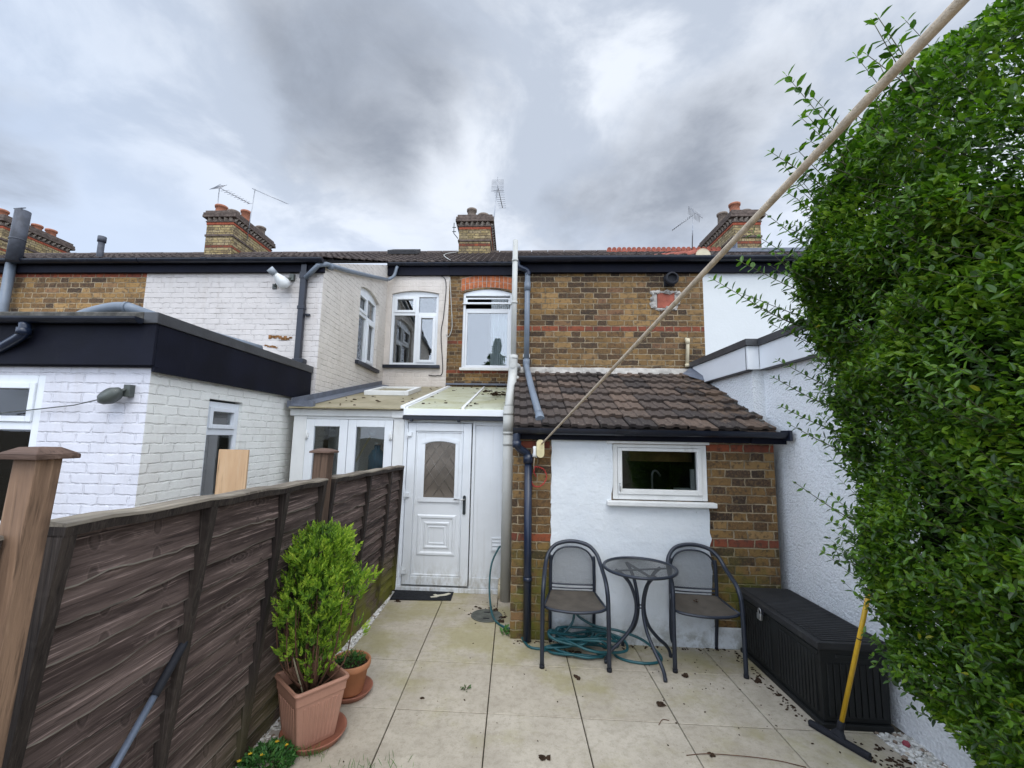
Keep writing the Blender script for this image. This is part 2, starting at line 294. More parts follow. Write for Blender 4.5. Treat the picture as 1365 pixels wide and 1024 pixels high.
GAULT = [(0, (.16, .12, .07)), (.25, (.30, .235, .11)), (.6, (.42, .33, .165)), (.9, (.36, .29, .17)), (1., (.22, .17, .10))]
MAT = dict(
    brick_wing=m_brick('stock_brick_wing', redrows=(3.17, 4.00), dark=.45),
    brick_far=m_brick('stock_brick_far_left', redrows=(3.95,), dark=.25, gain=1.35),
    brick_side=m_brick('stock_brick_return', side=True, redrows=(3.17, 4.0), dark=.6),
    brick_recess=m_brick('stock_brick_recess', redrows=(3.62, 3.05), dark=.5),
    brick_ext=m_brick('stock_brick_low_extension', redrows=(1.65, .865), dark=.35, algae=.8, zo=0.),
    brick_red=m_brick('red_arch_brick', palette=[(0, (.30, .07, .03)), (1, (.40, .11, .05))], rh=.30, dark=.2, bond='stretcher', mortar=(.3, .2, .13)),
    gault=m_brick('gault_chimney_brick', palette=GAULT, mortar=(.10, .08, .06), dark=.55, redrows=(6.95,)),
    gault_s=m_brick('gault_chimney_brick_side', side=True, palette=GAULT, mortar=(.10, .08, .06), dark=.2, redrows=(6.95,)),
    archbrick=m_plain('orange_arch_brick', (.40, .13, .055), .85, .3, 14, .004, 50, .2, dirt=.25), tooth=m_plain('pale_corbel_brick', (.34, .29, .24), .85, .3, 12, .006, 40, .2, dirt=.4),
    capbrick=m_plain('sooty_cap_brick', (.11, .085, .072), .9, .35, 12, .01, 30, .2, dirt=.5),
    redcourse=m_plain('red_brick_course', (.28, .075, .04), .85, .3, 20, .006, 40, .2),
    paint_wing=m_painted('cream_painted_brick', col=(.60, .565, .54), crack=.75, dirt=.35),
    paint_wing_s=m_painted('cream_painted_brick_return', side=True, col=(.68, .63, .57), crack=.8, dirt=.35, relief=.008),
    paint_recess=m_painted('cream_painted_recess', col=(.64, .585, .53), crack=.15, dirt=.3, relief=.004),
    paint_ext=m_painted('white_painted_brick', col=(.66, .66, .71), crack=.22, bond='stretcher', relief=.007, dirt=.2),  # front face of the same paint, its cool shade put into the colour
    paint_ext_s=m_painted('white_painted_brick_return', side=True, col=(.83, .815, .755), crack=.20, bond='stretcher', relief=.007, dirt=.2),  # sunward face of the same paint, its warm light put into the colour
    pebble=m_pebbledash(), render=m_render(),
    render_d=m_plain('white_render_wing', (.62, .64, .635), .7, .03, 1.5, .002, 30, .3, dirt=.1, dirtcol=(.4, .4, .38)),
    upvc=m_plain('white_upvc', (.74, .77, .80), .32, .03, 3, 0, 40, .5, dirt=.15, dirtcol=(.42, .40, .34), splash=.6),
    upvc_old=m_plain('aged_white_upvc', (.74, .75, .74), .4, .05, 3, 0, 40, .4, dirt=.25, dirtcol=(.30, .28, .20)),
    paintwood=m_plain('flaking_white_paint', (.72, .72, .70), .5, .05, 5, .002, 60, .4, dirt=.45, dirtcol=(.30, .25, .18)),
    fasciawhite=m_plain('white_fascia_board', (.76, .78, .80), .35, .03, 2, 0),
    greytrim=m_plain('dark_grey_trim', (.055, .056, .06), .5, .2, 6, .002, 40),
    black=m_plain('black_upvc', (.007, .010, .020), .35, .3, 5, .0, 40, .5, dirt=.35, dirtcol=(.10, .10, .10)),
    fasciablack=m_plain('black_fascia_board', (.006, .0068, .014), .65, .3, 3, .001, 40, .15, dirt=.25, dirtcol=(.035, .033, .035)),
    blackpipe=m_plain('dark_blue_black_pipe', (.012, .020, .042), .32, .2, 5, .0, 40, .5, dirt=.3, dirtcol=(.14, .14, .14)),
    greypipe=m_plain('grey_pipe', (.15, .18, .22), .42, .12, 5, .0, 40, .5, dirt=.3),
    darkpipe=m_plain('weathered_iron_pipe', (.06, .065, .08), .6, .3, 9, .002, 40, .4, dirt=.4),
    whitepipe=m_plain('white_soil_pipe', (.46, .46, .43), .45, .06, 4, .0, 40, .4, dirt=.5, dirtcol=(.30, .27, .18)),
    creampipe=m_plain('cream_pipe', (.55, .48, .33), .5, .1, 5, 0),
    roof_main=m_tile('main_roof_tiles', [(.065, .052, .05), (.095, .075, .068), (.12, .095, .082)], .35),
    roof_ext=m_tile('lean_to_tiles', [(.048, .039, .036), (.078, .059, .050), (.108, .079, .063), (.145, .100, .075)], .6, .75),
    felt=m_plain('mossy_roof_felt', (.10, .095, .085), .9, .4, 12, .004, 60, .2, dirt=.7, dirtcol=(.09, .08, .02)),
    crest=m_plain('red_crest_tile', (.30, .09, .06), .8, .3, 10, .003, 50, .2, dirt=.4),
    lead=m_plain('lead_flashing', (.12, .135, .17), .5, .2, 8, .004, 25, .5),
    fillet=m_plain('mortar_fillet', (.36, .34, .31), .8, .25, 9, .006, 30, .2, dirt=.5),
    pot=m_plain('terracotta_chimney_pot', (.36, .15, .09), .8, .2, 14, .003, 50, .2, dirt=.3),
    potgrey=m_plain('sooty_chimney_pot', (.20, .16, .13), .85, .2, 14, .003, 50, .2, dirt=.3),
    metal=m_plain('galvanised_metal', (.35, .36, .38), .4, .1, 12, 0, 40, .5, .8),
    steel=m_plain('brushed_steel', (.5, .5, .5), .3, .1, 12, 0, 40, .5, .9),
    poly_beige=m_poly('weathered_lean_to_sheet', (.52, .46, .32), (.30, .26, .14), .35),
    poly_pale=m_poly('polycarbonate_sheet', (.68, .69, .54), (.48, .46, .22), .35),
    glass=m_glass('window_glass', .13), glass_low=m_glass('clear_window_glass', .02, (.75, .78, .78)),
    dark=m_plain('dark_interior', (.035, .033, .036), .9, .3, 2), warm=m_plain('kitchen_interior', (.45, .26, .10), .8, .5, 3),
    blind=m_plain('grey_blind', (.30, .33, .36), .7, .1, 3), curtain=m_plain('pale_curtain', (.80, .84, .86), .8, .06, 4),
    frosted=m_plain('leaded_brown_glass', (.135, .115, .095), .22, .25, 4, .002, 90, .6),
    leadcame=m_plain('lead_came', (.16, .145, .125), .4, .1, 10),
    slab=m_slab(), joint=m_plain('joint_dirt', (.05, .045, .03), .95, .4, 14, .004, 80, .1),
    ground=m_plain('soil', (.10, .085, .06), .95, .3, 2, .01, 20, .1),
    gravel=m_gravel(),
    fence=m_wood('weathered_fence_boards', (.044, .029, .025), (.160, .114, .098), 'y', 100, 1., .4, .95, obj=False, bump=.006, cols=((1.66, .12), (1.42, .12), (2.28, .12))),
    fenceedge=m_wood('bleached_board_edges', (.06, .048, .04), (.24, .21, .175), 'y', 60, .5, 0, .6, obj=False),
    fencebat=m_wood('fence_batten_wood', (.020, .015, .013), (.055, .042, .034), 'z', 110, .4, .3, .8, obj=False),
    fencecap=m_wood('bleached_capping_wood', (.09, .072, .055), (.26, .225, .175), 'y', 110, .5, .3, 0, obj=False),
    postwood=m_wood('pale_new_post_wood', (.15, .092, .06), (.28, .175, .11), 'z', 75, .30, .7, 0, obj=False, rough=.7, bump=.003, stain=.6),
    postcap=m_wood('brown_post_cap_wood', (.075, .046, .034), (.155, .10, .075), 'x', 60, .3, .3, 0, obj=False),
    postold=m_wood('brown_post_wood', (.06, .038, .028), (.13, .082, .055), 'z', 60, .35, .4, .5, obj=False),
    chip=m_wood('beech_effect_board', (.50, .32, .18), (.58, .39, .23), 'z', 60, .15, 0, 0, obj=False, rough=.5, bump=.0003),
    terracotta=m_plain('terracotta_plastic', (.40, .21, .145), .55, .08, 4, .001, 60, .35, dirt=.3, dirtcol=(.28, .17, .12)),
    terracotta2=m_plain('orange_terracotta', (.42, .18, .085), .6, .1, 5, .001, 60, .3, dirt=.3, dirtcol=(.30, .17, .1)),
    saucer=m_plain('terracotta_saucer', (.30, .12, .075), .55, .15, 6, .001, 60, .35, dirt=.5),
    soil=m_plain('potting_soil', (.045, .032, .02), .95, .4, 20, .012, 60, .1),
    stem=m_plain('brown_stems', (.11, .055, .035), .85, .3, 20, .002, 80, .2), twig=m_plain('green_brown_twigs', (.075, .075, .032), .7, .3, 20, 0),
    cane=m_plain('bamboo_cane', (.30, .26, .17), .6, .2, 20, 0),
    chair=m_plain('dark_blue_grey_metal', (.022, .028, .042), .36, .15, 8, .0, 60, .5, .2, dirt=.2, dirtcol=(.10, .095, .085)),
    chairmesh=m_mesh('chair_back_mesh', (.055, .058, .062), .38), tabmesh=m_mesh('table_top_mesh', (.055, .056, .056), .62),
    seat=m_plain('dusty_seat_mesh', (.085, .072, .058), .7, .2, 9, .0006, 200, .3),
    hose=m_plain('blue_green_hose', (.012, .085, .10), .4, .2, 10, .0, 60, .5), 
    rope=m_plain('cream_cord', (.52, .43, .32), .75, .22, 45, .002, 300, .25, dirt=.35, dirtcol=(.28, .22, .15)), cream=m_plain('yellowed_plastic', (.62, .54, .31), .45, .1, 14, 0),
    redcord=m_plain('red_cord', (.38, .03, .025), .7, .2, 40, 0), whiteplastic=m_plain('white_plastic', (.70, .71, .70), .4, .05, 8, 0),
    greyplastic=m_plain('grey_lamp_plastic', (.30, .33, .36), .4, .1, 8, 0), box=m_plain('black_storage_box', (.009, .010, .010), .6, .25, 7, .0015, 90, .4, dirt=.3, dirtcol=(.03, .034, .026)),
    boxlid=m_plain('black_box_lid', (.022, .022, .023), .65, .25, 7, .0015, 90, .4, dirt=.4, dirtcol=(.09, .085, .07)),
    yellow=m_plain('yellow_pole', (.62, .37, .02), .4, .1, 12, 0, dirt=.2), rubber=m_plain('black_rubber', (.016, .017, .022), .7, .2, 20, .001, 90, .3),
    pole=m_plain('blue_grey_pole', (.17, .20, .26), .35, .1, 12, 0, 40, .5, .2), mat=m_plain('dark_doormat', (.022, .024, .028), .9, .3, 30, .006, 180, .15, dirt=.3, dirtcol=(.15, .14, .12)),
    cover=m_plain('cast_manhole_cover', (.10, .105, .09), .7, .3, 14, .004, 60, .3, dirt=.4), debris=m_plain('dead_moss', (.045, .028, .018), .95, .4, 40, .006, 90, .1),
    paper=m_plain('cream_scrap', (.60, .56, .45), .7, .1, 30, 0), darkmetal=m_plain('dark_gunmetal', (.05, .06, .065), .4, .2, 12, 0, 40, .5, .5),
    bluebottle=m_plain('blue_bottle', (.06, .24, .38), .35, .1, 6, 0), lampgrey=m_plain('greenish_grey_casting', (.075, .085, .075), .5, .3, 9, .001, 60),
    pebblestone=m_plain('pink_pebble', (.30, .05, .07), .7, .2, 40, 0), grime=m_plain('exposed_rusty_brick', (.22, .11, .045), .9, .5, 30, .006, 60, .1),
    redcloth=m_plain('red_cloth', (.40, .03, .03), .8, .2, 10, 0),
    edging=m_plain('grey_concrete_edging', (.40, .36, .32), .8, .1, 8, .002, 60, .2, dirt=.3),
)
GREEN = [(0, (.016, .036, .006)), (.32, (.048, .115, .010)), (.6, (.120, .235, .017)), (.93, (.26, .39, .03)), (.985, (.26, .38, .05)), (1, (.50, .48, .03))]
MAT['privet'] = m_leaf('privet_leaves', GREEN, .36, .28)
MAT['conifer'] = m_leaf('conifer_foliage', [(0, (.040, .055, .014)), (.28, (.065, .15, .018)), (.6, (.22, .36, .028)), (1, (.46, .54, .06))], .6, .25, .3)
MAT['weed'] = m_leaf('weed_leaves', [(0, (.03, .09, .02)), (.6, (.06, .19, .04)), (1, (.12, .25, .06))], .5, .2, .4)
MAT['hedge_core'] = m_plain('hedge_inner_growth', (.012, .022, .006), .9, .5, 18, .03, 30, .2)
MAT['flower'] = m_plain('yellow_petals', (.70, .45, .02), .6, .1)

# ------------------------------------------------------------------ mesh building
LOC = {}
def catmull(pts, n=6):
    P = [np.array(p, float) for p in pts]
    if len(P) < 3: return [tuple(p) for p in P]
    Q = [2*P[0]-P[1]] + P + [2*P[-1]-P[-2]]; out = []
    for i in range(1, len(Q)-2):
        a, b, c, d = Q[i-1], Q[i], Q[i+1], Q[i+2]
        for k in range(n):
            t = k/n
            out.append(tuple(.5*((2*b)+(-a+c)*t+(2*a-5*b+4*c-d)*t*t+(-a+3*b-3*c+d)*t**3)))
    out.append(tuple(P[-1])); return out
class MB:
    def __init__(s, T=None, skew=True):
        s.v = []; s.f = []; s.r = []; s.sm = []; s.T = T; s.skew = skew; s.mi = []; s.cur = 0
    def add(s, vs, fs, rnd=None, smooth=False):
        o = len(s.v); s.v += [tuple(x) for x in vs]
        r = random.random() if rnd is None else rnd
        for f in fs: s.f.append(tuple(i+o for i in f)); s.r.append(r); s.sm.append(smooth); s.mi.append(s.cur)
    def box(s, a0, a1, b0, b1, c0, c1, rnd=None):
        vs = [(a, b, c) for a in (a0, a1) for b in (b0, b1) for c in (c0, c1)]
        s.add(vs, [(0, 1, 3, 2), (4, 6, 7, 5), (0, 4, 5, 1), (2, 3, 7, 6), (0, 2, 6, 4), (1, 5, 7, 3)], rnd)
    def hexa(s, b, t, rnd=None):           # four bottom points and four top points
        s.add(list(b)+list(t), [(3, 2, 1, 0), (4, 5, 6, 7), (0, 1, 5, 4), (1, 2, 6, 5), (2, 3, 7, 6), (3, 0, 4, 7)], rnd)
    def obox(s, c, h, R, rnd=None):
        vs = []
        for a in (-1, 1):
            for b in (-1, 1):
                for d in (-1, 1):
                    q = R @ Vector((a*h[0], b*h[1], d*h[2])); vs.append((c[0]+q.x, c[1]+q.y, c[2]+q.z))
        s.add(vs, [(0, 1, 3, 2), (4, 6, 7, 5), (0, 4, 5, 1), (2, 3, 7, 6), (0, 2, 6, 4), (1, 5, 7, 3)], rnd)
    def quad(s, *p, rnd=None): s.add(p, [tuple(range(len(p)))], rnd)
    def prism(s, poly, axis, x0, x1, rnd=None, smooth=False):
        n = len(poly)
        mk = {'a': lambda p, x: (x, p[0], p[1]), 'b': lambda p, x: (p[0], x, p[1]), 'c': lambda p, x: (p[0], p[1], x)}[axis]
        vs = [mk(p, x0) for p in poly]+[mk(p, x1) for p in poly]
        r = random.random() if rnd is None else rnd
        s.add(vs, [(i, (i+1) % n, n+(i+1) % n, n+i) for i in range(n)], r, smooth)
        s.add(vs, [tuple(range(n))[::-1], tuple(range(n, 2*n))], r)
    def tube(s, pts, r, seg=8, smooth=True, cap=True, res=0, rnd=None, flat=1.):
        if res: 
            rr = r
            if isinstance(r, (list, tuple)):
                rr = list(np.interp(np.linspace(0, 1, (len(pts)-1)*res+1), np.linspace(0, 1, len(r)), r))
            pts = catmull(pts, res); r = rr
        P = [Vector(p) for p in pts]; n = len(P)
        R = r if isinstance(r, (list, tuple)) else [r]*n
        T = [(P[min(i+1, n-1)]-P[max(i-1, 0)]).normalized() for i in range(n)]
        up = Vector((0, 0, 1)) if abs(T[0].z) < .9 else Vector((1, 0, 0))
        N = (up - T[0]*up.dot(T[0])).normalized(); vs = []; fs = []
        for i in range(n):
            N = (N - T[i]*N.dot(T[i])).normalized(); B = T[i].cross(N)
            for k in range(seg):
                a = 2*math.pi*k/seg; q = P[i]+N*math.cos(a)*R[i]*flat+B*math.sin(a)*R[i]; vs.append(tuple(q))
        for i in range(n-1):
            for k in range(seg): fs.append((i*seg+k, i*seg+(k+1) % seg, (i+1)*seg+(k+1) % seg, (i+1)*seg+k))
        rd = random.random() if rnd is None else rnd
        o = len(s.v); s.add(vs, fs, rd, smooth)
        if cap:
            s.f.append(tuple(o+k for k in range(seg))[::-1]); s.f.append(tuple(o+(n-1)*seg+k for k in range(seg)))
            s.r += [rd, rd]; s.sm += [False, False]; s.mi += [s.cur]*2
    def lathe(s, prof, c, seg=24, smooth=True, rnd=None, M=None, sx=1., sy=1.):
        vs = []; fs = []; n = len(prof)
        for (r, z) in prof:
            for k in range(seg):
                a = 2*math.pi*k/seg; q = Vector((r*math.cos(a)*sx, r*math.sin(a)*sy, z))
                if M: q = M @ q
                vs.append((c[0]+q.x, c[1]+q.y, c[2]+q.z))
        for i in range(n-1):
            for k in range(seg): fs.append((i*seg+k, i*seg+(k+1) % seg, (i+1)*seg+(k+1) % seg, (i+1)*seg+k))
        rd = random.random() if rnd is None else rnd
        o = len(s.v); s.add(vs, fs, rd, smooth)
        for base, fl in ((0, True), ((n-1)*seg, False)):
            f = tuple(o+base+k for k in range(seg)); s.f.append(f[::-1] if fl else f); s.r.append(rd); s.sm.append(False); s.mi.append(s.cur)
    def blob(s, c, r, sub=1, jit=.25, flat=1., rnd=None):
        g = (1+5**.5)/2
        V = [(-1, g, 0), (1, g, 0), (-1, -g, 0), (1, -g, 0), (0, -1, g), (0, 1, g), (0, -1, -g), (0, 1, -g), (g, 0, -1), (g, 0, 1), (-g, 0, -1), (-g, 0, 1)]
        F = [(0, 11, 5), (0, 5, 1), (0, 1, 7), (0, 7, 10), (0, 10, 11), (1, 5, 9), (5, 11, 4), (11, 10, 2), (10, 7, 6), (7, 1, 8), (3, 9, 4), (3, 4, 2), (3, 2, 6), (3, 6, 8), (3, 8, 9), (4, 9, 5), (2, 4, 11), (6, 2, 10), (8, 6, 7), (9, 8, 1)]
        a = random.random()*6.28; ca, sa = math.cos(a), math.sin(a); el = 1+random.random()*.6
        vs = []
        for p in V:
            k = r/1.9*(1+random.uniform(-jit, jit)); x, y = p[0]*el*k, p[1]*k
            vs.append((c[0]+x*ca-y*sa, c[1]+x*sa+y*ca, c[2]+p[2]*k*flat))
        s.add(vs, F, rnd, False)
    def build(s, name, mat, parent=None, bevel=0., seg=2):
        vs = s.v
        if s.T: vs = [s.T(*p) for p in vs]
        if s.skew: vs = [(p[0], p[1]-SK*p[0], p[2]) for p in vs]
        L = LOC.get(parent.name, (0, 0, 0)) if parent else (0, 0, 0)
        if parent is None and vs:        # a one-mesh thing keeps its origin at its base
            a = np.array(vs); L = (float(a[:, 0].mean()), float(a[:, 1].mean()), float(a[:, 2].min()))
        vs = [(p[0]-L[0], p[1]-L[1], p[2]-L[2]) for p in vs]
        me = bpy.data.meshes.new(name); me.from_pydata(vs, [], s.f); 
        at = me.attributes.new('rnd', 'FLOAT', 'FACE'); at.data.foreach_set('value', np.array(s.r, dtype=np.float32))
        me.polygons.foreach_set('use_smooth', np.array(s.sm, dtype=bool))
        for m in (mat if isinstance(mat, (list, tuple)) else [mat]): me.materials.append(MAT[m])
        if any(s.mi): me.polygons.foreach_set('material_index', np.array(s.mi, dtype=np.int32))
        me.update()
        o = bpy.data.objects.new(name, me); C.objects.link(o)
        if parent is not None: o.parent = parent; LOC[o.name] = L
        else: o.location = L; LOC[o.name] = L
        if bevel:
            b = o.modifiers.new('bevel', 'BEVEL'); b.width = bevel; b.segments = seg; b.limit_method = 'ANGLE'; b.angle_limit = math.radians(40)
        return o
def tag(o, label, cat, group=None, kind=None):
    if label: o['label'] = label
    if cat: o['category'] = cat
    if group: o['group'] = group
    if kind: o['kind'] = kind
    return o
def thing(name, label, cat, at, group=None, local=False):
    o = bpy.data.objects.new(name, None); C.objects.link(o); o.empty_display_size = .1
    loc = W(*at); o.location = loc; LOC[o.name] = (0, 0, 0) if local else loc
    tag(o, label, cat, group); return o
def facade(V): return lambda a, d, z: (a, V+d, z)
def side_r(P): return lambda a, d, z: (P-d, a, z)     # wall facing +u
def side_l(P): return lambda a, d, z: (P+d, a, z)     # wall facing -u

def wall(mb, a0, a1, z0, z1, holes=(), reveal=.1, ztop=None):
    A = sorted(set([a0, a1]+[h[0] for h in holes]+[h[1] for h in holes])); Z = sorted(set([z0, z1]+[h[2] for h in holes]+[h[3] for h in holes]))
    for i in range(len(A)-1):
        ca = (A[i]+A[i+1])/2; lo = z0
        for h in sorted([h for h in holes if h[0] < ca < h[1]], key=lambda h: h[2]):
            mb.quad((A[i], 0, lo), (A[i+1], 0, lo), (A[i+1], 0, h[2]), (A[i], 0, h[2])); lo = h[3]
        t0, t1 = (ztop(A[i]), ztop(A[i+1])) if ztop else (z1, z1)
        mb.quad((A[i], 0, lo), (A[i+1], 0, lo), (A[i+1], 0, t1), (A[i], 0, t0))
    for h in holes:
        b0, b1, c0, c1 = h[:4]; rise = h[4] if len(h) > 4 else 0
        arc = [(b0+(b1-b0)*k/10, c1-rise+rise*(1-(2*k/10-1)**2)) for k in range(11)]
        mb.quad((b0, 0, c0), (b0, reveal, c0), (b1, reveal, c0), (b1, 0, c0))
        mb.quad((b0, 0, c0), (b0, 0, arc[0][1]), (b0, reveal, arc[0][1]), (b0, reveal, c0))
        mb.quad((b1, 0, c0), (b1, reveal, c0), (b1, reveal, arc[0][1]), (b1, 0, arc[0][1]))
        for (x, y), (x2, y2) in zip(arc, arc[1:]):
            mb.quad((x, 0, y), (x2, 0, y2), (x2, reveal, y2), (x, reveal, y))
            if rise: mb.quad((x, 0, y), (x2, 0, y2), (x2, 0, c1), (x, 0, c1))
def frame(mb, a0, a1, z0, z1, w, d0, d1, wt=None, wb=None):
    wt = wt or w; wb = wb or w
    mb.box(a0, a0+w, d0, d1, z0, z1); mb.box(a1-w, a1, d0, d1, z0, z1)
    mb.box(a0+w, a1-w, d0, d1, z1-wt, z1); mb.box(a0+w, a1-w, d0, d1, z0, z0+wb)
def room(parent, T, a0, a1, z0, z1, d0=.12, d1=1.2, mat='dark', m=.12):
    b = MB(T); A0, A1, Z0, Z1 = a0-m, a1+m, z0-m, z1+m
    b.quad((A0, d1, Z0), (A1, d1, Z0), (A1, d1, Z1), (A0, d1, Z1)); b.quad((A0, d0, Z0), (A0, d1, Z0), (A0, d1, Z1), (A0, d0, Z1))
    b.quad((A1, d0, Z0), (A1, d1, Z0), (A1, d1, Z1), (A1, d0, Z1)); b.quad((A0, d0, Z0), (A1, d0, Z0), (A1, d1, Z0), (A0, d1, Z0)); b.quad((A0, d0, Z1), (A1, d0, Z1), (A1, d1, Z1), (A0, d1, Z1))
    return b.build('room_interior', mat, parent)
def arch_fill(mb, a0, a1, z, rise, d0, d1, n=10):
    p = [(a0+(a1-a0)*k/n, z+rise*(1-(2*k/n-1)**2)) for k in range(n+1)]
    for (x, y), (x2, y2) in zip(p, p[1:]):
        mb.hexa([(x, d0, z-.004), (x2, d0, z-.004), (x2, d1, z-.004), (x, d1, z-.004)], [(x, d0, y), (x2, d0, y2), (x2, d1, y2), (x, d1, y)], .5)
def tiles(mb, u0, u1, v0, z0, v1, z1, rows, tw=.30, rolls=2, rh=.018, th=.022, jit=.004, gap=.004, ends=None):
    n = max(1, round((u1-u0)/tw)); tw = (u1-u0)/n
    L = math.hypot(v1-v0, z1-z0); nv, nz = -(z1-z0)/L, (v1-v0)/L
    prof = []
    for k in range(rolls):
        b = k/rolls; w = 1/rolls
        prof += [(b, rh*.05), (b+w*.07, rh*.9), (b+w*.22, rh), (b+w*.42, rh*.9), (b+w*.50, rh*.05), (b+w*.75, 0)]
    prof.append((1, rh*.1))
    for r in range(rows):
        t0 = r/rows; t1 = min(1.02, (r+1.12)/rows)
        for i in range(n):
            ua = u0+i*tw; j = random.uniform(-jit, jit); jt = random.uniform(-.012, .012)/L*2; lift = random.uniform(0, jit)
            vs = []; m = len(prof)
            for (t, base) in ((t0+jt, th+lift), (t1, .002)):
                for (x, h) in prof:
                    uu = ua+gap/2+x*(tw-gap); hh = base+h+j*(x-.5)
                    vs.append((uu, v0+(v1-v0)*t+nv*hh, z0+(z1-z0)*t+nz*hh))
            for (x, h) in prof:
                uu = ua+gap/2+x*(tw-gap); hh = h-.002+lift
                vs.append((uu, v0+(v1-v0)*(t0+jt)+nv*hh, z0+(z1-z0)*(t0+jt)+nz*hh))
            fs = [(k, k+1, m+k+1, m+k) for k in range(m-1)]+[(2*m+k, 2*m+k+1, k+1, k) for k in range(m-1)]
            mb.add(vs, fs)
    h = -.012
    mb.quad((u0, v0+nv*h, z0+nz*h), (u1, v0+nv*h, z0+nz*h), (u1, v1+nv*h, z1+nz*h), (u0, v1+nv*h, z1+nz*h), rnd=0.)
def gutter(mb, u0, u1, v, z, r=.055):       # half-round gutter hung in front of a fascia, with unions
    arc = [(v-r*math.cos(math.pi*k/10), z-r*math.sin(math.pi*k/10)) for k in range(11)]
    inn = [(v-(r-.005)*math.cos(math.pi*k/10), z-(r-.005)*math.sin(math.pi*k/10)) for k in range(11)]
    mb.prism(arc+inn[::-1], 'a', u0, u1, smooth=False)
    x = u0+.9
    while x < u1-.3:
        a2 = [(v-(r+.006)*math.cos(math.pi*k/10), z+.004-(r+.006)*math.sin(math.pi*k/10)) for k in range(11)]
        mb.prism(a2+arc[::-1], 'a', x, x+.09); x += 1.9
    mb.prism(arc, 'a', u0-.004, u0); mb.prism(arc, 'a', u1, u1+.004)

# ------------------------------------------------------------------ leaves
def leaf_mesh(name, P, D, N, ln, wd, rnd, mat, parent, extra=None, fold=.25, loc=None):
    """P base points, D directions, N normals (n x 3), ln lengths, wd widths -> folded two-quad leaves in one mesh"""
    D = D/np.linalg.norm(D, axis=1, keepdims=True); S = np.cross(D, N); S /= np.maximum(1e-6, np.linalg.norm(S, axis=1, keepdims=True)); N = np.cross(S, D)
    ln = ln[:, None]; wd = wd[:, None]; n = len(P)
    V = np.stack([P, P+D*ln*.30+S*wd*.5+N*wd*fold, P+D*ln*.68+S*wd*.42+N*(wd*fold-ln*.03), P+D*ln-N*ln*.10, P+D*ln*.68-S*wd*.42+N*(wd*fold-ln*.03), P+D*ln*.30-S*wd*.5+N*wd*fold], 1).reshape(-1, 3)
    b = np.arange(n)[:, None]*6
    F = np.concatenate([b+np.array([0, 1, 2, 3]), b+np.array([0, 3, 4, 5])], 1).reshape(-1, 4)
    R = np.repeat(rnd, 2)
    L = LOC[parent.name] if loc is None else loc
    verts = (V-np.array(L)); me = bpy.data.meshes.new(name)
    me.vertices.add(len(verts)); me.vertices.foreach_set('co', verts.astype(np.float32).ravel())
    me.loops.add(F.size); me.loops.foreach_set('vertex_index', F.astype(np.int32).ravel())
    me.polygons.add(len(F)); me.polygons.foreach_set('loop_start', np.arange(0, F.size, 4, dtype=np.int32))
    me.polygons.foreach_set('use_smooth', np.zeros(len(F), dtype=bool))
    at = me.attributes.new('rnd', 'FLOAT', 'FACE'); at.data.foreach_set('value', R.astype(np.float32))
    me.materials.append(MAT[mat]); me.update(calc_edges=True); me.validate()
    o = bpy.data.objects.new(name, me); C.objects.link(o); o.parent = parent; LOC[o.name] = L
    return o

# ------------------------------------------------------------------ ground
g = MB(skew=False); g.quad((-250, -250, -.09), (250, -250, -.09), (250, 250, -.09), (-250, 250, -.09))
tag(g.build('ground', 'ground'), None, None, kind='structure')
g = MB(); g.quad((-1.30, -1.2, -.014), (2.24, -1.2, -.014), (2.24, 5.3, -.014), (-1.30, 5.3, -.014))
tag(g.build('patio_bed', 'joint'), None, None, kind='structure')
us = [-1.295, -.73, -.135, .463, 1.06, 1.645, 2.235]; vs = [-1.2, -.62, -.02, .585, 1.19, 1.785, 2.385, 2.98, 3.585, 4.17, 4.765, 5.30]
g = MB()
for i in range(6):
    for j in range(11):
        if vs[j] > 4.1 and us[i] > -.2: continue
        q = .0035; ja = random.uniform(-.001, .001); z = random.uniform(-.0015, .0015)
        g.box(us[i]+q+ja, us[i+1]-q, vs[j]+q, vs[j+1]-q+ja, -.05, z)
g.box(-.131, .03, 4.173, 4.76, -.05, .001); g.box(-.131, .03, 4.768, 5.3, -.05, 0)
tag(g.build('patio', 'slab', bevel=.003, seg=1), None, None, kind='structure')
def strip(pts, n, z0, name):
    m = MB(); m.quad(*[(a, b, z0-.012) for a, b in pts], rnd=.9)
    vv = [p[1] for p in pts]; lo, hi = min(vv), max(vv); k = 0
    while k < n:
        v = random.uniform(lo, hi); u = random.uniform(min(p[0] for p in pts), max(p[0] for p in pts))
        ins = False
        for i in range(len(pts)):
            (x1, y1), (x2, y2) = pts[i], pts[i-1]
            if (y1 > v) != (y2 > v) and u < (x2-x1)*(v-y1)/(y2-y1)+x1: ins = not ins
        k += 1
        if ins: m.blob((u, v, z0+random.uniform(-.012, .006)), random.uniform(.007, .016), flat=.7, rnd=random.random()**1.3 if random.random() > .06 else 1.)
    return tag(m.build(name, 'gravel'), None, None, kind='stuff')
strip([(-1.52, .8), (-1.30, .8), (-1.30, 5.05), (-1.34, 5.05), (-1.46, 2.6)], 5600, -.004, 'gravel_strip')
strip([(2.238, 1.2), (2.44, 1.2), (2.44, 3.0), (2.238, 3.0)], 2600, -.004, 'gravel_strip')
g = MB(); g.box(-1.40, -1.30, 1.2, 2.72, -.05, .004); tag(g.build('patio_edging', 'edging', bevel=.004), None, None, kind='structure')

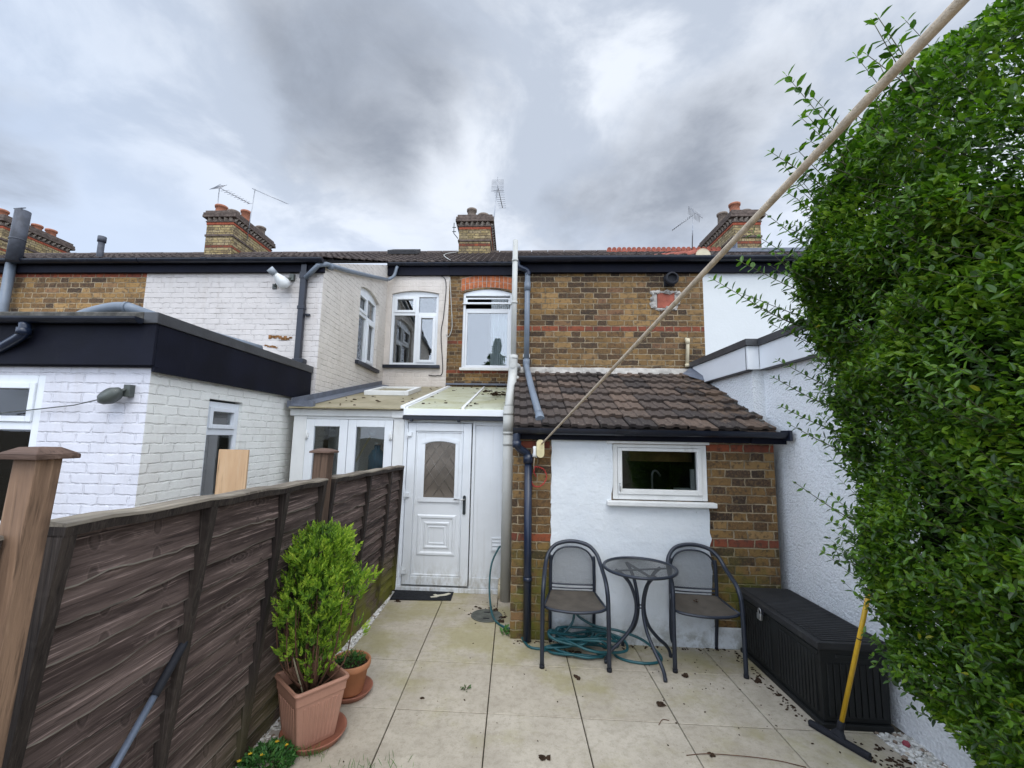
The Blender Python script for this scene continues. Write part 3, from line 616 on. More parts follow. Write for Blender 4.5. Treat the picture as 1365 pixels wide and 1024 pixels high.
# ------------------------------------------------------------------ chimneys and aerials
def chimney(parent, u0, u1, v0, v1, zb, zt, pots):
    b = MB()
    b.cur = 0
    b.quad((u0, v0, zb), (u1, v0, zb), (u1, v0, zt-.3), (u0, v0, zt-.3)); b.quad((u0, v1, zb), (u1, v1, zb), (u1, v1, zt-.3), (u0, v1, zt-.3))
    b.quad((u0, v0, zt-.3), (u1, v0, zt-.3), (u1, v1, zt-.3), (u0, v1, zt-.3))
    b.cur = 1
    b.quad((u0, v0, zb), (u0, v1, zb), (u0, v1, zt-.3), (u0, v0, zt-.3)); b.quad((u1, v0, zb), (u1, v1, zb), (u1, v1, zt-.3), (u1, v0, zt-.3))
    ch = b.build('chimney', ['gault', 'gault_s'], parent)
    b = MB()
    b.box(u0-.012, u1+.012, v0-.012, v1+.012, zt-.42, zt-.35)
    b.build('red_brick_band', 'redcourse', ch, bevel=.006, seg=1)
    b = MB(); b.box(u0-.025, u1+.025, v0-.025, v1+.025, zt-.77, zt-.71); b.build('string_course', 'capbrick', ch, bevel=.006, seg=1)
    b = MB()
    for (p, a, c) in ((.03, zt-.348, zt-.31), (.095, zt-.225, zt-.15), (.085, zt-.148, zt-.08), (.05, zt-.078, zt-.01)):
        b.box(u0-p, u1+p, v0-p, v1+p, a, c)
    b.box(u0-.010, u1+.010, v0-.010, v1+.010, zt-.307, zt-.229)
    b.build('chimney_cap', 'capbrick', ch, bevel=.008, seg=1); b = MB()
    z0, z1 = zt-.308, zt-.228
    def tooth(cu, cv, du, dv, w):
        lx, ly = -dv, du
        b.hexa([(cu-lx*w, cv-ly*w, z0), (cu, cv, z0), (cu+du*.0, cv+dv*.0, z0), (cu+lx*w, cv+ly*w, z0)], [(cu-lx*w, cv-ly*w, z1), (cu+du*.075, cv+dv*.075, z1), (cu+du*.075, cv+dv*.075, z1), (cu+lx*w, cv+ly*w, z1)])
    n = round((u1-u0)/.15)
    for k in range(n): tooth(u0+(k+.5)*(u1-u0)/n, v0-.012, 0, -1, .052)
    n2 = round((v1-v0)/.15)
    for k in range(n2):
        tooth(u0-.012, v0+(k+.5)*(v1-v0)/n2, -1, 0, .052); tooth(u1+.012, v0+(k+.5)*(v1-v0)/n2, 1, 0, .052)
    b.build('corbel_teeth', 'tooth', ch)
    for (fu, fv, h, r, m) in pots:
        b = MB(); c = (u0+(u1-u0)*fu, v0+(v1-v0)*fv, zt-.02)
        b.lathe([(r*1.05, 0), (r, .02), (r*.93, h-.07), (r*1.12, h-.065), (r*1.15, h-.01), (r*1.05, h), (r*.85, h), (r*.8, h-.15)], c, 18)
        b.build('chimney_pot', m, ch)
    return ch
def aerial(base, top, boomdir, boomlen, label, nel=9, refl=True, ev=(0, 0, 1), el=.13):
    t = thing('tv_aerial', label, 'aerial', base, 'tv aerials on the chimneys')
    b = MB(); b.tube([base, top], .014, 6); b.build('mast', 'metal', t)
    b = MB(); d = Vector(boomdir).normalized(); p0 = Vector(top)-d*.08-Vector((0, 0, .02))
    b.tube([tuple(p0), tuple(p0+d*boomlen)], .012, 6); b.build('boom', 'metal', t)
    b = MB(); e = Vector(ev).normalized()
    for k in range(nel):
        q = p0+d*boomlen*(.25+.75*k/(nel-1)); L = el*(1-.35*k/nel)
        b.tube([tuple(q-e*L), tuple(q+e*L)], .006, 5)
    b.build('elements', 'metal', t)
    if refl:
        b = MB(); s = d.cross(e).normalized()
        for k in range(5):
            for sg in (-1, 1):
                q = p0+d*.05+s*(sg*(.03+.05*k))*.9; b.tube([tuple(q-e*.17), tuple(q+e*.17)], .005, 5)
        b.tube([tuple(p0-s*.26), tuple(p0+s*.26)], .007, 5); b.build('reflector', 'metal', t)
    return t

RV, RZ = 11.6, 6.90      # ridge
def main_roof(parent, u0, u1, eave=True):
    b = MB(); tiles(b, u0, u1, 8.36, 5.27, RV, RZ, 11, jit=.006); rf = b.build('roof', 'roof_main', parent); return rf
def wing_roof(parent, u0, u1):
    b = MB(); tiles(b, u0, u1, 5.50, 4.13, 8.40, 5.30, 9, jit=.006); return b.build('roof', 'roof_main', parent)
def ridge(parent, u0, u1):
    b = MB(); x = u0
    while x < u1-.05:
        e = min(u1, x+.44); r = .105+random.uniform(-.004, .004)
        b.prism([(RV-r*math.cos(math.pi*k/8), RZ-.04+r*math.sin(math.pi*k/8)) for k in range(9)], 'a', x, e-.012, smooth=False); x += .45
    b.build('ridge_tiles', 'roof_main', parent)
def wtop(a): return 4.10+.404*(a-5.6)

# ---- far left brick house
HA = thing('terraced_house', 'yellow brick house at the far left with a fat dark vent pipe', 'house', (-9, 5.6, 0), 'terraced houses in the row')
b = MB(facade(5.6)); wall(b, -18, -5.22, 0, 4.05); b.build('wall', 'brick_far', HA)
main_roof(HA, -18, -5.24); wing_roof(HA, -18, -5.24); ridge(HA, -18, -5.24)
b = MB(); b.box(-18, -5.24, 5.54, 5.597, 3.955, 4.10); b.build('fascia', 'fasciablack', HA)
b = MB(); gutter(b, -18, -5.25, 5.475, 4.115); b.build('gutter', 'black', HA)
b = MB(); b.tube([(-7.20, 5.5, 2.4), (-7.17, 5.5, 4.12)], .058, 12); b.tube([(-7.20, 5.5, 2.62), (-7.2, 5.5, 2.70)], .068, 12); b.build('soil_pipe', 'greypipe', HA)
b = MB(); b.tube([(-7.05, 5.43, 4.07), (-7.03, 5.43, 4.82)], .085, 14); b.tube([(-7.045, 5.43, 4.38), (-7.045, 5.43, 4.40)], .09, 14)
for k in range(5): b.tube([(-7.09+.03*k, 5.36+.0*k, 4.82), (-7.06+.015*k, 5.43, 4.87)], .006, 5)
b.build('vent_pipe', 'darkpipe', HA)
b = MB(); b.tube([(-7.46, 7, 4.6), (-7.46, 7, 5.12)], .05, 10); b.tube([(-7.46, 7, 5.10), (-7.46, 7, 5.2)], .065, 10); b.build('roof_vent', 'darkpipe', HA)
chimney(HA, -15.95, -15.05, 11.2, 13.1, 6.3, 7.98, [(.45, .15, .32, .14, 'pot'), (.5, .40, .34, .14, 'pot'), (.55, .62, .3, .13, 'pot'), (.5, .86, .36, .14, 'pot')])

# ---- white painted house
HB = thing('terraced_house', 'cream painted brick house with an arched side window and a white security light', 'house', (-3.5, 5.6, 0), 'terraced houses in the row')
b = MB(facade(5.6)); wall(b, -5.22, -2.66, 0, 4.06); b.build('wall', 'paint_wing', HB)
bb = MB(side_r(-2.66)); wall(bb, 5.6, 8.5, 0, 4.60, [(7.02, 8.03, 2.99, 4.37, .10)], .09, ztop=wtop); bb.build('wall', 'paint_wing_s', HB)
b = MB(facade(8.5)); wall(b, -2.66, -1.37, 0, 5.26, [(-2.555, -1.575, 3.16, 4.72, .06)], .10); b.build('wall', 'paint_recess', HB)
def upvc_window(parent, T, a0, a1, z0, zs, rise, split, zt, open_left_top=True):
    b = MB(T); D = .055
    frame(b, a0, a1, z0, zs, .055, D, D+.06); b.box(a0+.055, a1-.055, D+.001, D+.059, zt-.03, zt+.03); b.box(split-.035, split+.035, D+.002, D+.058, z0+.055, zs-.055)
    arch_fill(b, a0, a1, zs, rise, D, D+.06)
    w = b.build('window', 'upvc', parent, bevel=.006)
    s = MB(T)
    frame(s, a0+.055, split-.035, zt+.03, zs-.055, .05, D-.018, D+.03); frame(s, split+.035, a1-.055, z0+.055, zt-.03, .06, D-.018, D+.03)
    s.build('casement', 'upvc', w, bevel=.005)
    p = MB(T); p.box(a0+.05, a1-.05, D+.034, D+.040, z0+.05, zs-.05); p.build('pane', 'glass', w)
    return w
w = upvc_window(HB, facade(8.5), -2.555, -1.575, 3.165, 4.655, .06, -2.03, 4.24)
room(HB, facade(8.5), -2.555, -1.575, 3.1, 4.8)
b = MB(facade(8.5)); b.box(-2.69, -1.50, -.07, .04, 3.095, 3.16); b.build('window_sill', 'black', HB, bevel=.006)
w = upvc_window(HB, side_r(-2.66), 7.02, 8.03, 2.995, 4.27, .10, 7.54, 3.86)
room(HB, side_r(-2.66), 7.02, 8.03, 3.0, 4.35); bl = MB(side_r(-2.66)); bl.box(7.56, 8.0, .2, .21, 3.0, 4.2); bl.build('blind', 'blind', HB)
b = MB(side_r(-2.66)); b.box(6.95, 8.10, -.06, .03, 2.925, 2.99); b.build('window_sill', 'black', HB, bevel=.006)
main_roof(HB, -5.24, -1.36); wing_roof(HB, -5.24, -2.64); ridge(HB, -5.24, -1.36)
b = MB(); b.box(-5.24, -2.64, 5.54, 5.597, 3.955, 4.10); b.build('fascia', 'fasciablack', HB)
b = MB(); gutter(b, -5.23, -2.63, 5.475, 4.115); b.build('gutter', 'black', HB); b = MB(); gutter(b, -2.645, -1.37, 8.40, 5.27, .06); b.build('gutter', 'black', HB)
b = MB(); b.box(-2.655, -1.372, 8.44, 8.497, 5.03, 5.285); b.build('fascia', 'fasciablack', HB)
b = MB()    # square downpipe on the wing front
b.box(-2.945, -2.865, 5.51, 5.575, 2.72, 4.06); b.box(-2.955, -2.855, 5.505, 5.58, 3.42, 3.47); b.box(-2.955, -2.855, 5.505, 5.58, 3.85, 3.95); b.box(-2.96, -2.80, 5.49, 5.59, 2.68, 2.74); b.box(-2.86, -2.80, 5.56, 5.60, 3.34, 3.37)
b.build('downpipe', 'black', HB, bevel=.006)
b = MB(); b.tube([(-2.88, 5.53, 3.86), (-2.70, 5.50, 4.03), (-2.615, 5.55, 4.065), (-2.61, 6.4, 4.30), (-2.60, 7.5, 4.63), (-2.59, 8.25, 4.86)], .035, 10)
b.tube([(-2.59, 8.25, 4.86), (-2.5, 8.36, 4.98), (-2.45, 8.4, 5.2)], .033, 10, res=4); b.tube([(-2.61, 5.62, 4.07), (-2.61, 5.72, 4.083)], .042, 10); b.build('waste_pipe', 'greypipe', HB)
chimney(HB, -8.80, -8.02, 11.15, 13.05, 6.3, 8.0, [(.30, .10, .26, .15, 'pot'), (.75, .12, .12, .15, 'potgrey'), (.72, .42, .44, .13, 'pot'), (.7, .66, .15, .13, 'potgrey'), (.70, .85, .34, .14, 'potgrey')])
b = MB()
tiles(b, -3.32, -2.55, 10.62, 6.46, 11.1, 6.70, 1, .35); b.T = None
b = MB(); frame(b, 0, .75, 0, .5, .05, -.05, .02)
rl = MB(T=lambda a, d, z: (-3.32+a, 10.45+z*.895+d*.44, 6.38+z*.446-d*.895+.02)); frame(rl, 0, .75, 0, .55, .06, -.08, .02); rw = rl.build('rooflight', 'greytrim', HB, bevel=.005)
p = MB(T=rl.T); p.box(.05, .70, -.02, -.01, .05, .50); p.build('pane', 'glass', rw)
b = MB(); b.tube([(-1.62, 8.47, 5.06), (-1.44, 8.48, 4.9), (-1.46, 8.485, 4.2), (-1.50, 8.485, 3.8), (-1.44, 8.485, 3.05), (-1.55, 8.485, 2.95), (-1.72, 8.485, 2.96)], .008, 5, res=5); b.build('cable', 'rubber', HB)
for (pu_, pz_, s_) in ((-3.20, 3.055, 1.), (-3.32, 2.93, .55)):
    b = MB(facade(5.592))
    for k in range(9):
        a = pu_+(k-4)*.036*s_; h = .028*s_*random.uniform(.4, 1.2); c0 = pz_+random.uniform(-.015, .015)*s_-k*.003
        b.box(a-.021*s_, a+.021*s_, 0, .004, c0-h, c0+h*.8)
    b.build('exposed_brick_patch', 'grime', HB)

# ---- brick house
HC = thing('terraced_house', 'brown brick house with a red arch over its curtained sash window', 'house', (.5, 5.6, 0), 'terraced houses in the row')
b = MB(facade(5.6)); wall(b, .02, 2.46, 0, 4.06); b.build('wall', 'brick_wing', HC)
b = MB(side_l(.02)); wall(b, 5.6, 8.5, 0, 4.6, ztop=wtop); b.build('wall', 'brick_side', HC)
b = MB(facade(8.5)); wall(b, -1.37, .02, 0, 5.26, [(-1.07, -.06, 3.10, 4.76, .09)], .12); b.build('wall', 'brick_recess', HC)
b = MB(facade(8.497))     # red gauged arch
n = 13
for k in range(n):
    a0, a1 = -1.12+k*1.13/n+.006, -1.12+(k+1)*1.13/n-.006; f = lambda a: .09*(1-((a+.565)/.565)**2)
    for (h0, h1) in ((.0, .125), (.135, .26)):
        b.hexa([(a0, -.006, 4.70+f(a0)+h0), (a1, -.006, 4.70+f(a1)+h0), (a1, .002, 4.70+f(a1)+h0), (a0, .002, 4.70+f(a0)+h0)], [(a0, -.006, 4.70+f(a0)+h1), (a1, -.006, 4.70+f(a1)+h1), (a1, .002, 4.70+f(a1)+h1), (a0, .002, 4.70+f(a0)+h1)])
b.build('brick_arch', 'archbrick', HC)
b = MB(facade(8.497))
for k in range(n):
    a0, a1 = -1.12+k*1.13/n, -1.12+(k+1)*1.13/n; b.hexa([(a0, -.002, 4.70+f(a0)-.005), (a1, -.002, 4.70+f(a1)-.005), (a1, .003, 4.70+f(a1)-.005), (a0, .003, 4.70+f(a0)-.005)], [(a0, -.002, 4.70+f(a0)+.27), (a1, -.002, 4.70+f(a1)+.27), (a1, .003, 4.70+f(a1)+.27), (a0, .003, 4.70+f(a0)+.27)])
b.build('arch_mortar', 'fillet', HC)
b = MB(facade(8.5)); a0, a1 = -1.07, -.06     # half-open sash window
b.box(a0, a0+.05, .03, .11, 3.12, 4.67); b.box(a1-.05, a1, .03, .11, 3.12, 4.67); b.box(a0+.05, a1-.05, .03, .11, 4.62, 4.67); arch_fill(b, a0, a1, 4.67, .09, .03, .09)
w = b.build('window', 'upvc', HC, bevel=.005)
b = MB(facade(8.5)); frame(b, a0+.05, a1-.05, 4.44, 4.575, .035, .02, .055, .03, .04); b.box(a0-.01, a1+.01, -.01, .028, 4.435, 4.455); b.build('top_sash', 'upvc', w, bevel=.005)
b = MB(facade(8.5)); frame(b, a0+.05, a1-.05, 3.13, 4.355, .045, .06, .10, .09, .05); b.build('bottom_sash', 'upvc', w, bevel=.005)
p = MB(facade(8.5)); p.box(a0+.09, a1-.09, .078, .084, 3.17, 4.30); p.build('pane', 'glass', w)
b = MB(facade(8.5)); b.box(a0-.03, a1+.02, -.06, .05, 3.06, 3.115); b.build('window_sill', 'paintwood', HC, bevel=.006)
room(HC, facade(8.5), a0, a1, 3.1, 4.8, .13, 1.6)
b = MB(facade(8.5)); npt = 60; cp = [(-.50+.42*k/npt, .15+.028*math.sin(k*1.05)+.01*math.sin(k*2.3)) for k in range(npt+1)]
for (x, y), (x2, y2) in zip(cp, cp[1:]): b.add([(x, y, 3.05), (x2, y2, 3.05), (x2, y2, 4.6), (x, y, 4.6)], [(0, 1, 2, 3)], .5, True)
b.build('curtain', 'curtain', HC)
main_roof(HC, -1.36, 2.46); wing_roof(HC, .0, 2.46); ridge(HC, -1.36, 2.5)
b = MB(); b.box(0, 2.46, 5.54, 5.597, 3.94, 4.10); b.build('fascia', 'fasciablack', HC); b = MB(); b.box(-1.368, .0, 8.44, 8.497, 5.03, 5.285); b.build('fascia', 'fasciablack', HC)
b = MB(); gutter(b, -.03, 2.44, 5.475, 4.115, .062); b.build('gutter', 'black', HC); b = MB(); gutter(b, -1.36, .0, 8.40, 5.27, .06); b.build('gutter', 'black', HC)
b = MB(); 
b.tube([(.02, 5.47, 4.06), (.03, 5.47, 3.99), (.15, 5.52, 3.95), (.155, 5.53, 3.88)], .036, 10, res=3)
b.build('pipe_elbow', 'blackpipe', HC)
b = MB(); b.tube([(.155, 5.53, 3.92), (.155, 5.53, 2.70)], .036, 12); b.tube([(.155, 5.53, 3.80), (.155, 5.53, 3.68)], .043, 12); b.tube([(.155, 5.53, 2.76), (.155, 5.53, 2.66)], .045, 12)
b.tube([(.155, 5.53, 2.72), (.157, 5.46, 2.64), (.20, 4.75, 2.27), (.25, 4.12, 1.94)], .037, 12); b.tube([(.245, 4.2, 1.98), (.252, 4.07, 1.915)], .044, 12)
b.build('downpipe', 'greypipe', HC)
b = MB(); b.box(.11, .20, 5.55, 5.6, 2.79, 2.83); b.build('pipe_bracket', 'whiteplastic', HC)
b = MB()        # white soil pipe with its fittings
b.tube([(-.052, 4.90, 0), (-.052, 4.90, 2.10)], .062, 16); b.tube([(-.050, 4.905, 2.08), (-.040, 4.97, 2.22), (-.026, 5.12, 2.40), (-.018, 5.2, 2.52), (-.016, 5.21, 2.75)], .054, 16, res=4)
for z in (1.66, 1.78, 2.0): b.tube([(-.052, 4.90, z), (-.052, 4.90, z+.03)], .068, 16)
b.tube([(-.052, 4.90, 1.80), (-.052, 4.90, 2.0)], .0655, 16)
b.tube([(-.014, 5.21, 2.70), (-.014, 5.21, 4.23)], .033, 12); b.tube([(-.014, 5.21, 2.50), (-.014, 5.21, 2.72)], .050, 14); b.tube([(-.014, 5.21, 2.70), (-.014, 5.21, 2.73)], .056, 14)
b.tube([(-.012, 5.21, 2.62), (.04, 5.3, 2.63), (.05, 5.58, 2.63)], .034, 12, res=3); b.tube([(-.02, 5.16, 2.61), (-.02, 5.145, 2.61)], .03, 12)
b.tube([(-.02, 5.15, 2.40), (.03, 5.22, 2.47), (.045, 5.5, 2.48)], .030, 12, res=3)
for z in (3.4, 3.95): b.tube([(-.014, 5.21, z), (-.014, 5.21, z+.03)], .039, 12); b.tube([(-.014, 5.21, z+.015), (.03, 5.6, z+.015)], .008, 6)
b.build('soil_pipe', 'whitepipe', HC)
b = MB(); b.tube([(-.115, 4.96, .0), (-.115, 4.96, .14)], .025, 10); b.tube([(-.115, 4.96, .13), (-.115, 5.05, .17)], .022, 10); b.build('waste_pipe', 'creampipe', HC)
b = MB(); b.tube([(2.21, 5.56, 2.70), (2.225, 5.555, 3.03), (2.2, 5.57, 3.05)], .022, 10); b.tube([(2.223, 5.555, 2.98), (2.223, 5.555, 3.05)], .028, 10); b.tube([(2.21, 5.555, 2.68), (2.21, 5.555, 2.72)], .03, 10); b.build('overflow_pipe', 'creampipe', HC)
b = MB(); M = Matrix.Rotation(math.radians(90), 3, 'X'); b.lathe([(.045, 0), (.05, .07), (.085, .08), (.09, .12), (.06, .14), (.058, .09)], (2.02, 5.59, 3.83), 16, M=M); b.box(1.95, 2.09, 5.57, 5.6, 3.76, 3.90); b.build('round_vent', 'rubber', HC, bevel=.01)
b = MB(facade(5.6)); b.box(1.865, 2.085, -.012, .0, 3.47, 3.67); b.build('red_brick_patch', 'crest', HC)
b = MB(facade(5.6)); 
for k in range(30):
    sd_ = k % 4; q = random.uniform(0, 1)
    cx = (1.82, 2.12, 1.82+.32*q, 1.80+.34*q)[sd_]+random.uniform(-.02, .02); cz = (3.44+.24*q, 3.46+.2*q, 3.685, 3.455)[sd_]+random.uniform(-.01, .01); b.blob((cx, .0, cz), random.uniform(.02, .038), jit=.4)
for (x0, x1, y0, y1) in ((1.80, 1.862, 3.46, 3.68), (2.088, 2.13, 3.47, 3.65), (1.83, 2.12, 3.672, 3.70), (1.84, 2.12, 3.44, 3.468)): b.box(x0, x1, -.007, 0, y0, y1)
b.build('mortar_patch', 'fillet', HC, bevel=.004)
chimney(HC, -1.58, -.72, 11.15, 13.0, 6.3, 7.80, [(.36, .12, .30, .125, 'potgrey'), (.74, .14, .16, .14, 'potgrey'), (.5, .5, .2, .13, 'potgrey'), (.5, .8, .2, .13, 'potgrey')])
b = MB(); b.tube([(-1.30, 8.42, 5.30), (-1.7, 9.6, 5.98), (-1.58, 11.1, 6.72)], .009, 5, res=4); b.tube([(-1.36, 8.47, 5.0), (-1.31, 8.485, 4.4), (-1.28, 8.485, 3.95), (-1.34, 8.485, 3.75), (-1.40, 8.485, 3.8)], .009, 5, res=4); b.build('cable', 'whitepipe', HC)
b = MB(facade(5.6)); pass
# half-round party-wall capping with a mortared end above the wing gutter
b = MB()
def slopepts(r, v, z): return [(2.42-r*math.cos(math.pi*k/8), v, z+r*math.sin(math.pi*k/8)) for k in range(9)]
for k in range(7):
    s = k*.40; v = 5.46+s; z = 4.13+.404*(v-5.5); p = slopepts(.105, v, z)+slopepts(.10, v+.42, z+.17)
    b.add(p, [(i, i+1, 10+i, 9+i) for i in range(8)], None, True)
b.build('party_wall_capping', 'crest', HC)
b = MB(); b.prism([(p[0], p[2]) for p in slopepts(.097, 5.46, 4.13)], 'b', 5.462, 5.50); b.build('mortared_end', 'creampipe', HC)
b = MB(side_l(.02)); frame(b, 6.3, 7.1, 3.1, 4.25, .06, -.05, .0); sw = b.build('window', 'upvc', HC, bevel=.004)
p = MB(side_l(.02)); p.box(6.36, 7.04, -.02, -.014, 3.16, 4.19); p.build('pane', 'glass', sw)

# ---- right hand white house and its pebbledashed extension
HD = thing('terraced_house', 'smooth white rendered house behind the hedge, with a yellow brick chimney stack', 'house', (4.5, 5.6, 0), 'terraced houses in the row')
b = MB(facade(5.6)); wall(b, 2.46, 10, 0, 4.06); b.build('wall', 'render_d', HD)
main_roof(HD, 2.46, 12); wing_roof(HD, 2.46, 12)
b = MB(); b.box(2.46, 12, 5.54, 5.597, 3.94, 4.10); b.build('fascia', 'fasciablack', HD)
b = MB(); gutter(b, 2.45, 12, 5.475, 4.115, .062); b.build('gutter', 'black', HD)
b = MB(); b.box(2.46, 12, RV-.03, RV+.03, RZ-.05, RZ+.05)
x = 2.5
while x < 5.6:
    b.prism([(x+.085+.062*math.cos(2*math.pi*k/10), RZ+.09+.062*math.sin(2*math.pi*k/10)) for k in range(10)], 'b', RV-.02, RV+.02); x += .135
b.build('crested_ridge', 'crest', HD)
chimney(HD, 5.72, 6.42, 11.1, 13.0, 6.3, 7.84, [(.22, .10, .30, .13, 'pot'), (.62, .12, .10, .15, 'potgrey'), (.25, .48, .42, .13, 'potgrey'), (.5, .8, .2, .13, 'potgrey')])
b = MB(); b.box(5.3, 7.6, 10.72, 10.76, 6.52, 6.62); b.box(5.66, 5.70, 10.9, 11.5, 6.5, 6.95); b.build('chimney_flashing', 'lead', HD)
XD = thing('rear_extension', 'white pebbledashed extension with dark-edged white fascia on the right', 'extension', (2.6, 4.2, 0), 'single storey rear extensions')
b = MB(side_l(2.31)); wall(b, 4.27, 5.6, 0, 2.45); b.build('wall', 'pebble', XD)
b = MB(facade(4.27)); wall(b, 2.31, 2.42, 0, 2.45); b.build('wall', 'pebble', XD)
b = MB(side_l(2.42)); wall(b, 1.2, 4.27, 0, 2.45); b.build('wall', 'pebble', XD)
b = MB(side_l(2.31))
b.box(4.25, 5.58, -.06, -.03, 2.44, 2.67); b.build('fascia', 'fasciawhite', XD, bevel=.003)
b = MB(); b.box(2.25, 2.36, 4.22, 4.248, 2.44, 2.67); b.box(2.36, 2.39, 1.2, 4.218, 2.44, 2.67); b.build('fascia', 'fasciawhite', XD, bevel=.003)
b = MB(); b.box(2.225, 2.5, 4.19, 5.6, 2.672, 2.735); b.box(2.335, 3.5, 1.2, 4.188, 2.672, 2.735); b.box(2.24, 2.30, 5.50, 5.596, 2.42, 2.671); b.box(2.246, 2.25, 4.247, 4.253, 2.44, 2.67)
b.box(2.25, 2.31, 4.25, 5.5, 2.428, 2.439); b.box(2.36, 2.42, 1.2, 4.21, 2.428, 2.439); b.build('roof_edge_trim', 'greytrim', XD, bevel=.004)
b = MB(); b.quad((2.3, 4.2, 2.73), (6, 4.2, 2.73), (6, 5.6, 2.73), (2.3, 5.6, 2.73)); b.quad((2.4, 1.2, 2.729), (6, 1.2, 2.729), (6, 4.2, 2.729), (2.4, 4.2, 2.729)); b.build('roof', 'felt', XD)

# ---- left hand white brick extension with black fascia
XB = thing('rear_extension', 'white painted brick flat-roofed extension with deep black fascia on the left', 'extension', (-3.6, 4.2, 0), 'single storey rear extensions')
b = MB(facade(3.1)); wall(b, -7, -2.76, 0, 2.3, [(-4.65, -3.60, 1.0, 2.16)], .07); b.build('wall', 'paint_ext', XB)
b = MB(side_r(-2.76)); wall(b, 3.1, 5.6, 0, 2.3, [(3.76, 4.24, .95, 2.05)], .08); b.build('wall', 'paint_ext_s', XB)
b = MB(facade(3.1)); frame(b, -4.65, -3.60, 1.0, 2.16, .06, .0, .06); b.box(-4.59, -3.66, .001, .059, 1.74, 1.80); w = b.build('window', 'upvc', XB, bevel=.005)
s = MB(facade(3.1)); frame(s, -4.59, -3.66, 1.80, 2.10, .045, -.015, .04); s.build('casement', 'upvc', w, bevel=.005)
p = MB(facade(3.1)); p.box(-4.6, -3.65, .03, .036, 1.05, 2.12); p.build('pane', 'glass_low', w); room(XB, facade(3.1), -4.65, -3.6, 1.0, 2.16)
b = MB(facade(3.1)); b.box(-4.72, -3.54, -.06, .0, .94, .99); b.build('window_sill', 'upvc', XB)
b = MB(side_r(-2.76)); frame(b, 3.76, 4.24, .95, 2.03, .05, .03, .09); b.box(3.81, 4.19, .031, .089, 1.72, 1.78); w = b.build('window', 'upvc', XB, bevel=.005)
s = MB(side_r(-2.76)); frame(s, 3.81, 4.19, 1.78, 1.98, .04, .012, .07); s.build('casement', 'upvc', w, bevel=.004)
p = MB(side_r(-2.76)); p.box(3.80, 4.20, .05, .056, 1.0, 2.0); p.build('pane', 'glass', w); room(XB, side_r(-2.76), 3.76, 4.24, .95, 2.03, mat='blind')
b = MB(); b.box(-7, -2.705, 3.035, 3.06, 2.235, 2.56); b.box(-2.73, -2.703, 3.062, 5.56, 2.19, 2.55); b.box(-7, -2.70, 3.06, 3.1, 2.225, 2.236); b.box(-2.76, -2.73, 3.1, 5.56, 2.20, 2.21); b.build('fascia', 'fasciablack', XB, bevel=.003)
b = MB(); b.box(-2.80, -2.690, 3.02, 5.58, 2.552, 2.64); b.build('roof_edge_trim', 'greytrim', XB, bevel=.006)
b = MB(); b.box(-7, -2.81, 3.03, 3.3, 2.56, 2.645); b.quad((-7, 3.3, 2.63), (-2.8, 3.3, 2.63), (-2.8, 5.6, 2.66), (-7, 5.6, 2.66)); b.build('roof', 'felt', XB, bevel=.01)
b = MB(); gutter(b, -7, -2.80, 2.985, 2.585, .045); b.build('gutter', 'black', XB)
b = MB(); b.tube([(-3.70, 2.985, 2.54), (-3.70, 2.985, 2.46), (-3.80, 3.0, 2.40), (-4.05, 3.04, 2.30), (-4.3, 3.05, 2.2)], .036, 10, res=4); b.tube([(-3.70, 2.985, 2.50), (-3.70, 2.985, 2.45)], .045, 10); b.build('gutter_outlet_pipe', 'blackpipe', XB)
b = MB(); b.tube([(-4.35, 3.75, 2.68), (-4.1, 3.76, 2.82), (-3.85, 3.78, 2.90), (-3.70, 3.8, 2.91), (-3.6, 3.85, 2.88), (-3.35, 4.3, 2.80), (-3.1, 5.0, 2.76)], .05, 12, res=4); b.tube([(-3.72, 3.8, 2.912), (-3.69, 3.8, 2.91)], .057, 12); b.build('roof_waste_pipe', 'greypipe', XB)

# ---- neighbour's lean-to with french doors
LB = thing('lean_to', 'white framed lean-to with french doors behind the fence', 'lean-to', (-2, 5.1, 0))
F = facade(5.1)
b = MB(F); b.box(-2.70, -1.30, -.02, .06, 1.965, 2.045); b.box(-2.66, -2.50, 0, .05, 0, 1.964); b.box(-1.43, -1.30, 0, .05, 0, 1.964); b.box(-2.50, -1.43, .01, .05, 1.93, 1.964); b.box(-1.45, -1.30, -.035, -.021, 1.955, 2.04)
b.build('frame', 'upvc_old', LB, bevel=.005)
for (a0, a1) in ((-2.495, -1.985), (-1.98, -1.435)):
    s = MB(F); frame(s, a0, a1, .08, 1.925, .10, -.01, .045, .085); d = s.build('door', 'upvc', LB, bevel=.006)
    p = MB(F); p.box(a0+.09, a1-.09, .02, .026, .16, 1.85); p.build('pane', 'glass_low', d)
    hx = a0+.02 if a0 < -2.2 else a1-.02
    for z in (1.70, .5): h = MB(F); h.box(hx-.02, hx+.02, -.03, -.01, z, z+.06); h.tube([(hx, -.03, z-.02), (hx, -.03, z+.09)], .008, 6); h.build('hinge', 'whiteplastic', d)
b = MB()
for (u0, u1) in ((-2.68, -2.23), (-2.226, -1.79), (-1.786, -1.335)): b.hexa([(u0, 5.0, 2.05), (u1, 5.0, 2.05), (u1, 8.48, 2.71), (u0, 8.48, 2.71)], [(u0, 5.0, 2.066), (u1, 5.0, 2.066), (u1, 8.48, 2.726), (u0, 8.48, 2.726)])
b.build('roof', 'poly_beige', LB)
T = lambda a, d, z: (-2.33+a, 6.55+z*.983+d*.186, 2.36+z*.186-d*.983)
b = MB(T); frame(b, 0, .70, 0, .95, .07, -.07, .0); w = b.build('rooflight', 'upvc_old', LB, bevel=.006); p = MB(T); p.box(.05, .65, -.04, -.03, .05, .9); p.build('pane', 'poly_beige', w)
